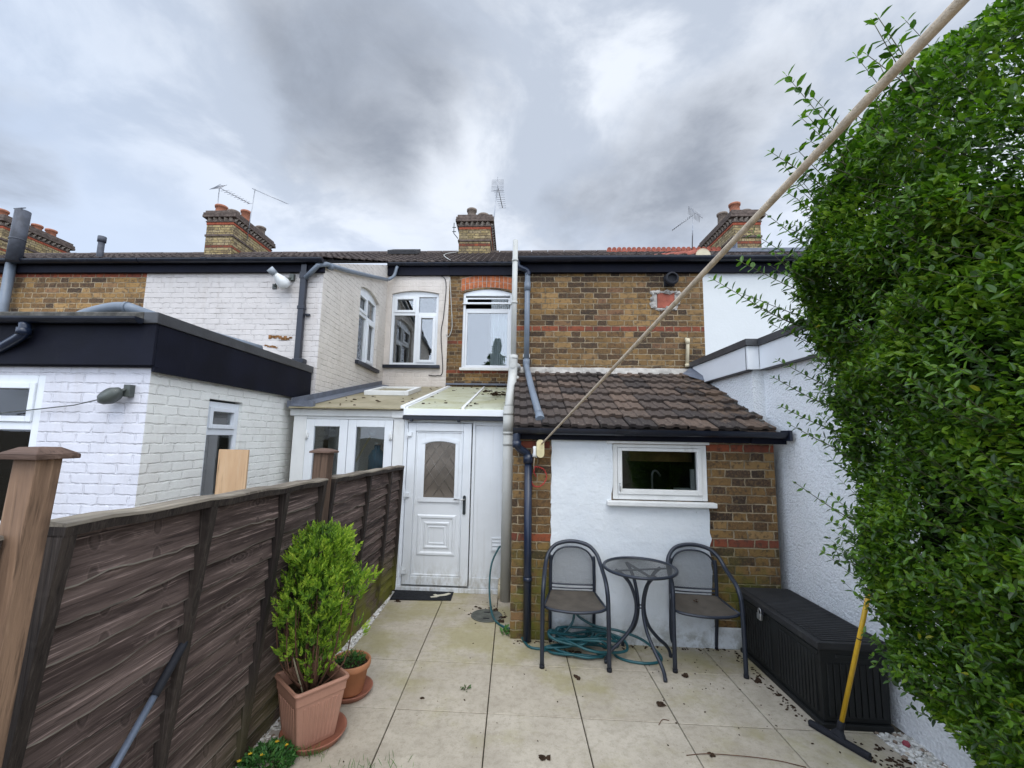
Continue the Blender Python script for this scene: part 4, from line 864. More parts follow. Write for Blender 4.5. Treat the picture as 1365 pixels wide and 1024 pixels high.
b = MB(); b.hexa([(-2.655, 5.0, 2.07), (-2.50, 5.0, 2.07), (-2.50, 8.45, 2.725), (-2.655, 8.45, 2.725)], [(-2.655, 5.0, 2.10), (-2.50, 5.0, 2.075), (-2.50, 8.45, 2.73), (-2.655, 8.45, 2.76)])
b.hexa([(-2.657, 5.0, 2.07), (-2.645, 5.0, 2.07), (-2.645, 8.45, 2.73), (-2.657, 8.45, 2.73)], [(-2.657, 5.0, 2.17), (-2.645, 5.0, 2.17), (-2.645, 8.45, 2.83), (-2.657, 8.45, 2.83)]); b.box(-2.72, -2.40, 5.02, 5.09, 2.06, 2.14); b.build('lead_flashing', 'lead', LB, bevel=.003)
b = MB(); b.box(-2.6, -1.4, 6.0, 6.03, 0, 2.2); b.build('back_wall', 'upvc_old', LB)
tc = thing('folded_cloth', 'red and white cloth on the inner sill of the cream house window', 'cloth', (-1.80, 8.68, 3.17)); b = MB()
for k in range(5): b.blob((-1.80+.05*(k-2), 8.68, 3.21+.012*(k % 2)), .05, jit=.3, flat=.7)
b.build('red_folds', 'redcloth', tc); b = MB(); b.blob((-1.68, 8.67, 3.20), .04, jit=.3, flat=.7); b.build('white_fold', 'curtain', tc)
tb = thing('plastic_bottle', 'tall blue container standing behind the right french door', 'bottle', (-1.70, 5.45, 1.28)); b = MB(); b.lathe([(.10, 0), (.11, .03), (.11, .20), (.07, .27), (.04, .29), (.04, .34)], (-1.74, 5.5, 1.28), 16, sy=.6); b.build('body', 'bluebottle', tb)
b = MB(); b.lathe([(.04, 0), (.04, .04)], (-1.74, 5.5, 1.62), 12); b.build('cap', 'whiteplastic', tb)
b = MB(); b.box(-2.1, -1.4, 5.3, 5.7, 1.24, 1.275); b.build('shelf', 'chip', LB)
tm = thing('mop', 'pale mop handle with a round head leaning behind the right french door', 'mop', (-2.0, 5.4, 1.28)); b = MB(); b.tube([(-2.02, 5.35, 1.29), (-1.78, 5.4, 1.78)], .012, 8); b.build('handle', 'cream', tm); b = MB(); b.lathe([(.02, 0), (.05, .01), (.05, .025), (.0, .03)], (-1.77, 5.38, 1.79), 14, M=Matrix.Rotation(math.radians(90), 3, 'X')); b.build('head', 'whiteplastic', tm)

# ---- white porch with panelled door
PC = thing('porch', 'white porch with a panelled back door under a pale plastic roof', 'porch', (-.65, 5.1, 0))
b = MB(F); b.box(-1.298, -1.255, 0, .06, .05, 1.96); b.box(-.478, -.445, 0, .06, .05, 1.96); b.box(-.07, .0, 0, .06, .0, 1.96); b.box(-1.255, -.478, 0, .06, 1.905, 1.96); b.box(-.445, -.07, 0, .06, 1.88, 1.96); b.box(-.445, -.07, 0, .06, .05, .16); b.box(-1.30, -.02, -.03, .06, .0, .049)
b.build('frame', 'upvc', PC, bevel=.005)
b = MB(F); b.box(-.444, -.071, .02, .045, .161, 1.879); pn = b.build('side_panel', 'upvc', PC)
b = MB(F); frame(b, -.235, -.105, .455, .60, .012, .005, .0195); 
for k in range(3): b.hexa([(-.222, .006, .47+k*.042), (-.118, .006, .47+k*.042), (-.118, .019, .472+k*.042), (-.222, .019, .472+k*.042)], [(-.222, .014, .503+k*.042), (-.118, .014, .503+k*.042), (-.118, .019, .505+k*.042), (-.222, .019, .505+k*.042)])
b.build('vent', 'upvc', pn)
b = MB(F); frame(b, -1.245, -.488, .07, 1.90, .095, -.022, .04); b.box(-1.151, -.583, .0, .03, .166, 1.804); dr = b.build('door', 'upvc', PC, bevel=.006)
b = MB(F)
def chamfer_frame(b, a0, a1, z0, z1, w, d0=-.012, d1=.0):
    o = [(a0, z0), (a1, z0), (a1, z1), (a0, z1)]; i = [(a0+w, z0+w), (a1-w, z0+w), (a1-w, z1-w), (a0+w, z1-w)]; q = w*.3
    m1 = [(a0+q, z0+q), (a1-q, z0+q), (a1-q, z1-q), (a0+q, z1-q)]; m2 = [(a0+w-q, z0+w-q), (a1-w+q, z0+w-q), (a1-w+q, z1-w+q), (a0+w-q, z1-w+q)]
    vs = [(x, d1, y) for x, y in o]+[(x, d0, y) for x, y in m1]+[(x, d0, y) for x, y in m2]+[(x, d1, y) for x, y in i]
    b.add(vs, [(4*k+j, 4*k+(j+1) % 4, 4*k+4+(j+1) % 4, 4*k+4+j) for k in range(3) for j in range(4)], .5)
chamfer_frame(b, -1.095, -.640, .385, .845, .05); chamfer_frame(b, -1.015, -.715, .465, .765, .035); chamfer_frame(b, -.965, -.765, .515, .715, .018, -.008)
chamfer_frame(b, -1.15, -.584, .165, 1.805, .022, -.010)
b.build('panel_moulding', 'upvc', dr)
b = MB(F); ax0, ax1, az0, az1, ri, w_ = -1.035, -.675, 1.04, 1.655, .035, .04
b.box(ax0-w_, ax0, -.014, .0, az0, az1); b.box(ax1, ax1+w_, -.014, .0, az0, az1); b.box(ax0-w_-.02, ax1+w_+.02, -.018, .0, az0-w_-.01, az0-.001)
for k in range(12):
    f = lambda x: az1+ri*(1-((x-(ax0+ax1)/2)/((ax1-ax0)/2+w_))**2); xa = ax0-w_+(ax1-ax0+2*w_)*k/12; xb = ax0-w_+(ax1-ax0+2*w_)*(k+1)/12
    b.hexa([(xa, -.014, f(xa)), (xb, -.014, f(xb)), (xb, 0, f(xb)), (xa, 0, f(xa))], [(xa, -.014, f(xa)+w_), (xb, -.014, f(xb)+w_), (xb, 0, f(xb)+w_), (xa, 0, f(xa)+w_)], .5)
b.build('glazing_bead', 'upvc', dr)
b = MB(F); pts = [(ax0, az0), (ax1, az0)]+[(ax1-(ax1-ax0)*k/10, az1+.03*(1-(2*k/10-1)**2)) for k in range(11)]; b.prism(pts, 'b', -.006, -.001); gp = b.build('glass_panel', 'frosted', dr)
b = MB(F); cu = (ax0+ax1)/2
def diag(x0, y0, dx, dy, L): b.tube([(x0, -.008, y0), (x0+dx*L, -.008, y0+dy*L)], .0035, 5)
for k in range(-1, 4):
    for sg in (1, -1):
        y0 = az0+.04+k*.17; n_ = 20; seg_ = [(cu+sg*(-.17+.34*t/n_), y0+.34*1.45*t/n_) for t in range(n_+1)]
        seg_ = [q for q in seg_ if az0 < q[1] < az1+.02]
        if len(seg_) > 2: b.tube([(seg_[0][0], -.008, seg_[0][1]), (seg_[-1][0], -.008, seg_[-1][1])], .003, 5)
b.build('lead_strip', 'leadcame', gp)
b = MB(F); b.prism([(-.550+.018*math.cos(t), .965+(.09 if math.sin(t) > 0 else -.09)+.018*math.sin(t)) for t in [2*math.pi*k/16 for k in range(16)]], 'b', -.034, -.023); h = b.build('handle_plate', 'darkmetal', dr, bevel=.003)
b = MB(F); b.tube([(-.55, -.03, 1.03), (-.55, -.06, 1.03), (-.57, -.065, 1.03), (-.67, -.06, 1.028)], .008, 8); b.build('lever', 'steel', h)
for z in (1.80, 1.10, .25): b = MB(F); b.box(-1.262, -1.195, -.045, -.023, z-.06, z-.01); b.tube([(-1.25, -.04, z-.085), (-1.25, -.04, z+.03)], .010, 8); b.build('hinge', 'upvc', dr, bevel=.003)
b = MB()
def rz(v): return 2.055+(v-5.0)*.188
for (u0, u1) in ((-1.26, -.62), (-.57, -.03)): b.hexa([(u0, 5.03, rz(5.03)), (u1, 5.03, rz(5.03)), (u1, 8.48, rz(8.48)), (u0, 8.48, rz(8.48))], [(u0, 5.03, rz(5.03)+.02), (u1, 5.03, rz(5.03)+.02), (u1, 8.48, rz(8.48)+.02), (u0, 8.48, rz(8.48)+.02)])
rf = b.build('roof', 'poly_pale', PC)
for (u0, u1, h) in ((-1.335, -1.275, .04), (-1.268, -1.245, .03), (-.612, -.575, .032), (-.032, .0, .03)): b = MB(); b.hexa([(u0, 5.01, rz(5.01)+.003), (u1, 5.01, rz(5.01)+.003), (u1, 8.47, rz(8.47)), (u0, 8.47, rz(8.47))], [(u0, 5.01, rz(5.01)+h), (u1, 5.01, rz(5.01)+h), (u1, 8.47, rz(8.47)+h), (u0, 8.47, rz(8.47)+h)]); b.build('glazing_bar', 'upvc_old', rf, bevel=.005)
b = MB(); b.box(-1.29, -.03, 4.985, 5.06, 1.985, 2.062); b.build('fascia', 'fasciawhite', PC, bevel=.004)
b = MB(); b.box(-1.30, -.045, 5.0, 5.075, 1.935, 1.983); [b.tube([(x, 5.0, 1.93), (x, 5.06, 1.93)], .02, 8) for x in (-1.2, -.64, -.09)]; b.build('gutter', 'black', PC, bevel=.004)
b = MB(); b.box(-1.36, .0, 8.44, 8.498, 2.765, 2.80); b.build('flashing', 'lead', PC)
m = MB()
for k in range(85):
    u = random.uniform(-2.4, -.05); v = 5.1+3.2*random.random()**1.3
    if u < -1.33 and random.random() < .55: continue
    m.blob((u, v, rz(v)+(.022 if u > -1.3 else .016)), random.uniform(.008, .028), flat=.4, jit=.5)
for k in range(60): m.blob((random.uniform(-.45, -.1)+random.gauss(0, .02), 6.6+random.gauss(0, .35), rz(6.6)+.03), random.uniform(.01, .035), flat=.4, jit=.5)
tag(m.build('moss_litter', 'debris'), None, None, kind='stuff')

# ---- low brick outbuilding under the tiled lean-to roof
OB = thing('lean_to', 'low brick lean-to with a tiled roof and a white rendered window panel', 'lean-to', (1.2, 4.02, 0))
F = facade(4.02)
b = MB(F); wall(b, .0, 2.33, 0, 1.78, [(.90, 1.745, 1.21, 1.71)], .12); b.build('wall', 'brick_ext', OB)
b = MB(side_l(.0)); wall(b, 4.02, 5.6, 0, 2.5, ztop=lambda a: 1.78+(a-4.02)*.5, holes=()); b.build('wall', 'brick_side', OB)
b = MB(side_l(.0)); 
b = MB(F)
def ragged(b, x0, x1, z0, z1, d, n=26):
    L = [(x0+random.uniform(-.006, .006), z0+(z1-z0)*k/n) for k in range(n+1)]; R_ = [(x1+random.uniform(-.010, .010)-.004*math.sin(k), z0+(z1-z0)*k/n) for k in range(n+1)]
    for k in range(n):
        b.hexa([(L[k][0], -d, L[k][1]), (R_[k][0], -d, R_[k][1]), (R_[k][0], 0, R_[k][1]), (L[k][0], 0, L[k][1])], [(L[k+1][0], -d, L[k+1][1]), (R_[k+1][0], -d, R_[k+1][1]), (R_[k+1][0], 0, R_[k+1][1]), (L[k+1][0], 0, L[k+1][1])], .5)
ragged(b, .352, 1.742, -.02, 1.165, .016, 22); ragged(b, .352, .900, 1.166, 1.775, .016, 12); b.box(.9, 1.742, -.016, 0, 1.74, 1.776)
b.build('render_panel', 'render', OB)
b = MB(F); b.box(1.72, 2.02, -.03, .0, 0, .17); b.build('plinth', 'render', OB, bevel=.01)
b = MB(F); frame(b, .905, 1.74, 1.215, 1.708, .045, .0, .08, .03, .045); w = b.build('window', 'paintwood', OB, bevel=.004)
s = MB(F); frame(s, .952, 1.693, 1.262, 1.676, .038, -.012, .05, .03, .045); s.build('casement', 'paintwood', w, bevel=.005)
p = MB(F); p.box(.985, 1.66, .02, .025, 1.30, 1.65); p.build('pane', 'glass_low', w)
h = MB(F); h.tube([(.965, -.018, 1.36), (.965, -.03, 1.33), (.968, -.02, 1.29)], .006, 6); h.build('stay', 'steel', w)
b = MB(F); b.box(.843, 1.79, -.075, .0, 1.165, 1.208); b.build('window_sill', 'paintwood', OB, bevel=.008)
b = MB(F); b.box(.845, 1.755, -.04, .0, 1.712, 1.742); b.build('window_head', 'paintwood', OB, bevel=.005)
room(OB, F, .9, 1.745, 1.2, 1.7, .13, 1.3)
b = MB(F); b.box(1.15, 1.75, .35, .40, 1.54, 1.78); b.build('kitchen_cupboard', 'warm', OB)
b = MB(F); b.box(1.50, 1.64, .10, .16, 1.292, 1.315); b.box(1.62, 1.655, .06, .08, 1.29, 1.49); b.build('window_stay_block', 'whiteplastic', OB)
tp = thing('kitchen_tap', 'slim tap seen through the low window', 'tap', (1.36, 4.35, 1.28)); b = MB(); b.tube([(1.36, 4.35, 1.22), (1.36, 4.35, 1.42), (1.40, 4.35, 1.45), (1.44, 4.35, 1.40)], .010, 8, res=3); b.build('spout', 'steel', tp)
b = MB(); tiles(b, .0, 2.34, 3.96, 1.845, 5.585, 2.60, 8, tw=.26, rolls=2, rh=.014, th=.026, jit=.012, gap=.008); rf = b.build('roof', 'roof_ext', OB)
b = MB(); b.quad((0, 3.97, 1.80), (0, 5.59, 2.55), (0, 5.59, 2.60), (0, 3.97, 1.85)); b.quad((0, 3.96, 1.80), (2.34, 3.96, 1.80), (2.34, 5.59, 2.55), (0, 5.59, 2.55)); b.build('roof_underside', 'fasciablack', OB)
b = MB(); b.box(.0, 2.36, 3.955, 4.018, 1.735, 1.80); b.box(2.10, 2.40, 3.94, 3.954, 1.73, 1.79); b.build('fascia', 'fasciablack', OB, bevel=.004)
b = MB(); gutter(b, .0, 2.36, 3.895, 1.835, .055); b.box(2.362, 2.385, 3.83, 3.96, 1.76, 1.85); b.build('gutter', 'black', OB)
b = MB(); n = 40
for k in range(n):
    x0 = .0+2.34*k/n; x1 = x0+2.34/n; q = random.uniform(0, .02)
    b.hexa([(x0, 5.50-q, 2.575), (x1, 5.50-q, 2.575), (x1, 5.597, 2.575), (x0, 5.597, 2.575)], [(x0, 5.57, 2.66+q*.3), (x1, 5.57, 2.66+q*.3), (x1, 5.597, 2.665), (x0, 5.597, 2.665)])
b.build('mortar_fillet', 'fillet', OB)
b = MB(); b.hexa([(2.10, 5.42, 2.56), (2.30, 5.1, 2.42), (2.312, 5.1, 2.42), (2.31, 5.59, 2.62)], [(2.10, 5.44, 2.575), (2.30, 5.1, 2.44), (2.312, 5.12, 2.5), (2.31, 5.59, 2.72)]); b.build('lead_soaker', 'lead', OB)
b = MB()
for k in range(11):
    t = k/10; v = 4.0+1.5*t; z = 1.875+.75*t*.92
    b.blob((2.305+random.uniform(-.02, .01), v, z), random.uniform(.02, .045), jit=.4, flat=.6)
for k in range(60): t = random.random(); b.blob((2.30+random.uniform(-.03, .012), 4.0+1.5*t, 1.88+.70*t), random.uniform(.005, .014), jit=.4)
b.build('verge_mortar', 'felt', OB)
b = MB(); b.tube([(.03, 3.90, 1.80), (.032, 3.90, 1.70), (.06, 3.92, 1.65), (.115, 3.955, 1.615), (.14, 3.96, 1.575)], .034, 12, res=4); b.tube([(.14, 3.96, 1.60), (.14, 3.96, 1.52)], .045, 12); b.tube([(.033, 3.90, 1.72), (.034, 3.9, 1.66)], .04, 12)
b.tube([(.14, 3.96, 1.54), (.15, 3.96, .02)], .034, 12); b.tube([(.147, 3.96, .5), (.147, 3.96, .54)], .039, 12); b.build('downpipe', 'blackpipe', OB)

# ------------------------------------------------------------------ wall-hung and roof things
aerial(W(-8.86, 11.12, 7.2), W(-8.86, 11.12, 8.98), (1, .5, -.42), .95, 'upright aerial with a wire grid reflector, leftmost on the left chimney', ev=(1, 0, .1))
aerial(W(-7.95, 11.3, 7.35), W(-7.85, 11.3, 8.98), (1, .25, -.36), 1.05, 'aerial with a zigzag boom pointing right, second on the left chimney', nel=13, ev=(.25, 1, .3), el=.10, refl=False)
aerial(W(-.68, 11.2, 7.3), W(-.55, 11.2, 8.70), (.15, 1, -.25), .9, 'end-on aerial on a tall bent mast above the middle chimney', ev=(1, 0, 0), el=.15)
aerial(W(4.75, 11.6, 6.9), W(4.72, 11.4, 7.78), (-1, .1, -.75), .75, 'short aerial tilted down to the left beside the right chimney', nel=10, ev=(.3, .9, -.2), el=.06)
b = MB(); b.tube([(-1.60, 11.1, 7.1), (-1.72, 11.1, 7.25), (-1.72, 11.1, 7.55)], .012, 5); b.tube([(-1.76, 11.1, 7.3), (-1.66, 11.1, 7.3)], .012, 5); b.tube([(-1.76, 11.1, 7.42), (-1.66, 11.1, 7.42)], .012, 5)
br = b.build('aerial_bracket', 'darkmetal'); tag(br, 'empty metal bracket on the left side of the middle chimney', 'bracket')
t = thing('security_light', 'white cone-shaped security light high on the cream painted wall', 'wall light', (-3.20, 5.56, 3.84))
Mx = Matrix.Rotation(math.radians(-40), 3, 'Y') @ Matrix.Rotation(math.radians(35), 3, 'X')
b = MB(); b.lathe([(.0, -.13), (.07, -.12), (.085, -.06), (.075, .0), (.045, .07), (.036, .10)], (-3.19, 5.46, 3.81), 20, M=Mx); b.build('shade', 'whiteplastic', t)
b = MB(); b.lathe([(.036, .098), (.046, .10), (.048, .19), (.040, .19), (.036, .12)], (-3.19, 5.46, 3.81), 16, M=Mx); b.build('lamp_holder', 'greyplastic', t)
b = MB(); b.box(-3.12, -3.06, 5.55, 5.6, 3.84, 3.93); b.tube([(-3.17, 5.5, 3.82), (-3.09, 5.57, 3.88)], .018, 8); b.tube([(-3.35, 5.59, 3.78), (-3.30, 5.54, 3.77), (-3.24, 5.5, 3.79)], .014, 6); b.box(-3.37, -3.31, 5.585, 5.6, 3.73, 3.80); b.build('bracket', 'lampgrey', t)
t = thing('floodlight', 'grey-green floodlight on the white extension wall above the near fence post', 'wall light', (-2.97, 3.08, 2.0))
Mx = Matrix.Rotation(math.radians(-28), 3, 'Y') @ Matrix.Rotation(math.radians(60), 3, 'X')
b = MB(); b.lathe([(.0, -.05), (.055, -.045), (.085, -.015), (.09, .012), (.085, .02), (.06, .045), (.0, .05)], (-2.98, 3.02, 2.0), 20, M=Mx, sx=1.05, sy=.60); b.build('housing', 'lampgrey', t)
b = MB(); b.lathe([(.0, .021), (.078, .021), (.078, .026), (.0, .027)], (-2.98, 3.015, 2.0), 20, M=Mx, sx=1.0, sy=.54); b.build('lens', 'glass_low', t)
b = MB(); b.box(-2.92, -2.87, 3.055, 3.1, 2.0, 2.09); b.tube([(-2.90, 3.07, 2.06), (-2.93, 3.03, 2.03)], .014, 6); b.tube([(-2.99, 3.0, 1.985), (-3.3, 3.06, 1.93), (-3.9, 3.07, 1.86)], .0045, 5); b.build('bracket', 'lampgrey', t)
bd = MB(); bd.box(-2.36, -2.115, 3.38, 3.398, .60, 1.612); tag(bd.build('wooden_board', 'chip', bevel=.001), 'pale beech-coloured board standing on end behind the fence', 'board')
t = thing('clothes_line', 'thick cream cord stretched overhead from the reel on the brick wall', 'washing line', (.30, 3.95, 1.66))
b = MB(skew=False); P0 = Vector((.253, 3.857, 1.695)); P1 = Vector((.5274, .7668, 2.2521)); d = P1-P0
b.tube([tuple(P0+d*k/24-Vector((0, 0, .0))) for k in range(0, 40)], .0075, 10); b.build('cord', 'rope', t)
t = thing('clothes_line_reel', 'yellowed plastic line reel fixed to the brick beside the black downpipe', 'reel', (.24, 4.0, 1.60))
b = MB(); b.prism([(.243+.034*math.cos(a), 1.655+(.045 if math.sin(a) > 0 else -.045)+.034*math.sin(a)) for a in [2*math.pi*k/20 for k in range(20)]], 'b', 3.86, 3.99); b.build('housing', 'cream', t, bevel=.012, seg=3)
b = MB(); b.lathe([(.012, .05), (.018, .04), (.014, .0), (.022, -.03), (.010, -.045)], (.195, 3.90, 1.625), 10); b.tube([(.195, 3.90, 1.66), (.18, 3.9, 1.58)], .006, 6); b.tube([(.195, 3.90, 1.66), (.21, 3.9, 1.575)], .006, 6); b.build('hook', 'whiteplastic', t)
b = MB(); b.tube([(.195, 3.90, 1.58), (.19, 3.92, 1.53), (.188, 3.93, 1.47)], .004, 5); b.build('hanging_cord', 'rope', t)
b = MB(); pts = [(.19, 3.93, 1.49), (.24, 3.96, 1.485), (.285, 3.97, 1.46), (.305, 3.975, 1.40), (.28, 3.97, 1.345), (.235, 3.97, 1.315), (.19, 3.965, 1.325), (.168, 3.96, 1.37)]
pc = catmull(pts, 8); pc = [(p[0]+.005*math.sin(i*1.9), p[1], p[2]+.005*math.cos(i*1.9)) for i, p in enumerate(pc)]; b.tube(pc, .0055, 6)
b.tube([(.20, 3.96, 1.49), (.19, 3.96, 1.44), (.215, 3.965, 1.40)], .006, 5)
rc = b.build('cord', 'redcord'); tag(rc, 'loop of red cord hanging below the line reel', 'cord')

# ------------------------------------------------------------------ fence
def f_ub(v): return np.interp(v, [0, 1.2, 2.5, 4.4, 5], [-1.47, -1.47, -1.45, -1.395, -1.33])
def f_ut(v): return -1.30 - .0*v
def f_zt(v): return np.interp(v, [0, 1.2, 5], [1.50, 1.50, 1.415])
def FM(v, s, off):        # along, height fraction in metres, proud of the fence line
    zt = f_zt(v); u = f_ub(v)+(f_ut(v)-f_ub(v))*(s/zt)
    return (u+off, v, s)
def fence_panel(v0, v1, label, nb=12, battens=(0, .34, .67, 1)):
    t = thing('wooden_fence', label, 'fence', ((f_ub(v0)), (v0+v1)/2, 0), 'overlapped fence bays along the left side')
    b = MB(); n = 36; zt = min(f_zt(v0), f_zt(v1))-.05; zb = .12; H = (zt-zb)/nb
    for i in range(nb):
        z0 = zb+i*H; sd = random.random()*50; rd = random.random()
        vs = []
        wav = lambda v: .018*(mnoise.noise(Vector((v*3.2, sd, 0)))+.5*mnoise.noise(Vector((v*9, sd, 3))))+.007*mnoise.noise(Vector((v*26, sd, 3)))
        bow = random.uniform(-.004, .006)
        for k in range(n+1):
            v = v0+.01+(v1-v0-.02)*k/n; w = wav(v); bw = bow*math.sin(math.pi*k/n)
            lo = z0-.012+w; hi = z0+H+.014
            vs += [FM(v, lo, .017+bw), FM(v, lo+.001, .033+bw), FM(v, lo+.007, .0335+bw), FM(v, (lo+hi)/2, .021+bw*.7), FM(v, hi, .008)]
        b.cur = 1; b.add(vs, [(5*k+j, 5*k+5+j, 5*k+6+j, 5*k+1+j) for k in range(n) for j in (0, 1)], rd); b.cur = 0
        o_ = len(b.v)-len(vs)
        for k in range(n):
            for j in (2, 3): b.f.append(tuple(o_+q for q in (5*k+j, 5*k+5+j, 5*k+6+j, 5*k+1+j))); b.r.append(rd); b.sm.append(False); b.mi.append(0)
    q = [FM(v0, zb, .004), FM(v1, zb, .004), FM(v1, zt+.03, .004), FM(v0, zt+.03, .004)]; b.quad(*q, rnd=.3)
    b.build('boards', ['fence', 'fenceedge'], t)
    for k, fr in enumerate(battens):
        v = v0+(v1-v0)*fr; w = .021; v = min(max(v, v0+w), v1-w); m = MB(); zz = f_zt(v)-.045; N = 10
        for j in range(N):
            a0, a1 = .06+(zz-.06)*j/N, .06+(zz-.06)*(j+1)/N
            m.hexa([FM(v-w, a0, .004), FM(v+w, a0, .004), FM(v+w, a0, .056), FM(v-w, a0, .056)], [FM(v-w, a1, .004), FM(v+w, a1, .004), FM(v+w, a1, .056), FM(v-w, a1, .056)], .2+.1*k)
        m.build('batten', 'fencebat', t)
    m = MB(); N = 12
    for j in range(N):
        a, c = v0+(v1-v0)*j/N, v0+(v1-v0)*(j+1)/N; za, zc = f_zt(a), f_zt(c); ja, jc = .004*math.sin(j*2.1), .004*math.sin((j+1)*2.1)
        def P(v, z, o, jj): q = FM(v, z, o); return (q[0], v, z+jj)
        m.cur = 1; m.hexa([P(a, za-.050, -.010, ja), P(c, zc-.050, -.010, jc), P(c, zc-.050, .058, jc), P(a, za-.050, .058, ja)], [P(a, za-.022, -.012, ja), P(c, zc-.022, -.012, jc), P(c, zc-.022, .060, jc), P(a, za-.022, .060, ja)], .5)
        m.cur = 0; m.hexa([P(a, za-.0215, -.016, ja), P(c, zc-.0215, -.016, jc), P(c, zc-.0215, .062, jc), P(a, za-.0215, .062, ja)], [P(a, za-.006, -.014, ja), P(c, zc-.006, -.014, jc), P(c, zc-.012, .058, jc), P(a, za-.012, .058, ja)], .5)
    m.build('capping_rail', ['fencecap', 'fencebat'], t)
    m = MB(); m.hexa([FM(v0, .0, -.01), FM(v1, .0, -.01), FM(v1, .0, .02), FM(v0, .0, .02)], [FM(v0, .125, -.01), FM(v1, .125, -.01), FM(v1, .125, .02), FM(v0, .125, .02)]); m.build('gravel_board', 'fence', t)
    return t
fence_panel(1.18, 2.905, 'long dark weathered fence bay between the pale near post and the brown post', battens=(0, .36, .71, 1))
fence_panel(3.03, 4.96, 'shorter fence bay with green mossy foot, between brown post and porch', battens=(0, .42, .76, 1))
fence_panel(-.75, 1.03, 'sliver of fence panel at the left edge behind the pale near post')
def post(v, u, zt, w, label, mat, cap, lean=0.):
    t = thing('fence_post', label, 'fence post', (u, v, 0), 'square fence posts with pyramid caps')
    b = MB(); b.hexa([(u-w-lean, v-w, -.05), (u+w-lean, v-w, -.05), (u+w-lean, v+w, -.05), (u-w-lean, v+w, -.05)], [(u-w, v-w, zt), (u+w, v-w, zt), (u+w, v+w, zt), (u-w, v+w, zt)], .37); b.build('shaft', mat, t, bevel=.004)
    b = MB(); c = w+.024; b.box(u-c, u+c, v-c, v+c, zt, zt+.012, .4); b.hexa([(u-c, v-c, zt+.0125), (u+c, v-c, zt+.0125), (u+c, v+c, zt+.0125), (u-c, v+c, zt+.0125)], [(u-.028, v-.028, zt+.030), (u+.028, v-.028, zt+.030), (u+.028, v+.028, zt+.030), (u-.028, v+.028, zt+.030)], .4); b.build('cap', cap, t, bevel=.002)
post(1.0725, -1.231, 1.673, .0325, 'pale bare timber fence post at the left edge with a brown flat cap', 'postwood', 'postcap', .10)
post(2.965, -1.31, 1.62, .05, 'brown fence post with a small cap between the two panels', 'postold', 'postcap', .05)
t = thing('broom', 'blue-grey pole with black grip leaning against the near fence panel', 'broom handle', (-1.34, .94, 0))
A, B = Vector((-1.34, .94, .0)), Vector((-1.318, 1.80, .905)); dd = B-A
b = MB(); b.tube([tuple(A), tuple(A+dd*.86)], .0125, 12); b.build('handle', 'pole', t)
b = MB(); b.tube([tuple(A+dd*.85), tuple(A+dd*.87), tuple(A+dd*.99), tuple(B)], [.0155, .0165, .0165, .012], 12); b.build('grip', 'rubber', t)
b = MB(); b.box(-1.42, -1.26, .87, .99, .0, .05); b.build('head', 'rubber', t, bevel=.01)

# ------------------------------------------------------------------ small things on the paving
t = thing('doormat', 'dark rubber doormat in front of the white porch door', 'doormat', (-.97, 4.96, 0))
b = MB(); b.hexa([(-1.29, 4.79, .002), (-.635, 4.83, .002), (-.64, 5.09, .002), (-1.30, 5.09, .002)], [(-1.29, 4.79, .012), (-.635, 4.83, .012), (-.64, 5.09, .012), (-1.30, 5.09, .012)]); b.build('mat', 'mat', t, bevel=.003)
b = MB(); zz = .0135
pl = [(-.86, 4.87), (-.80, 4.885), (-.77, 4.92), (-.70, 4.95), (-.66, 5.0), (-.69, 5.02), (-.74, 4.975), (-.80, 4.95), (-.83, 4.97), (-.85, 4.95), (-.82, 4.92), (-.87, 4.89)]
b.prism(pl, 'c', zz, zz+.004); sc = b.build('paper_scrap', 'paper'); tag(sc, 'torn cream scrap lying on the right of the doormat', 'scrap')
t = thing('manhole_cover', 'round grey drain cover set in the paving near the white soil pipe', 'drain cover', (-.23, 4.48, 0))
b = MB(); b.lathe([(.0, .0012), (.155, .0012), (.155, .008), (.145, .010), (.140, .006), (.0, .006)], (-.23, 4.48, .0), 32); b.build('plate', 'cover', t)
b = MB(); b.box(-.26, -.20, 4.40, 4.415, .0065, .010); b.box(-.26, -.20, 4.545, 4.56, .0065, .010); b.build('lifting_slot', 'rubber', t)
lumps = [(-.584, 3.103, .014), (.492, 3.461, .024), (1.024, 3.163, .026), (1.319, 3.533, .028), (1.816, 3.515, .026), (1.139, 2.709, .02), (.199, 2.613, .024), (-.09, 4.37, .03), (-.14, 4.62, .026), (-.30, 4.66, .022), (-.07, 4.45, .022), (-.36, 4.70, .018), (.55, 3.82, .03), (.82, 3.93, .03), ]
lm = None
for (u, v, r) in lumps:
    m = MB()
    for k in range(5): m.blob((u+random.gauss(0, r*.45), v+random.gauss(0, r*.45), r*.22), r*random.uniform(.4, .8), jit=.45, flat=.45)
    tag(m.build('moss_clump', 'debris'), 'small dark clump of dead moss lying on the paving', 'moss clump', 'moss clumps scattered on the paving')
m = MB()
for k in range(130):
    u, v = random.uniform(-1.2, 2.1), random.uniform(1.8, 4.0); r = random.uniform(.0015, .006)
    if random.random() < .5: u = random.gauss(1.5, .25); v = random.gauss(3.5, .3)
    if v > 3.98: v = 3.9
    m.blob((u, v, .002), r, jit=.5, flat=.5)
for k in range(46): m.blob((random.gauss(-.22, .13), random.gauss(4.58, .12), .003), random.uniform(.003, .010), jit=.5, flat=.5)
for k in range(70): m.blob((-1.27+random.random()*.10, random.uniform(4.75, 5.05), .003), random.uniform(.004, .014), jit=.5, flat=.5)
for k in range(120): m.blob((random.uniform(.0, 1.9), 3.99-abs(random.gauss(0, .025)), .003), random.uniform(.003, .010), jit=.5, flat=.5)
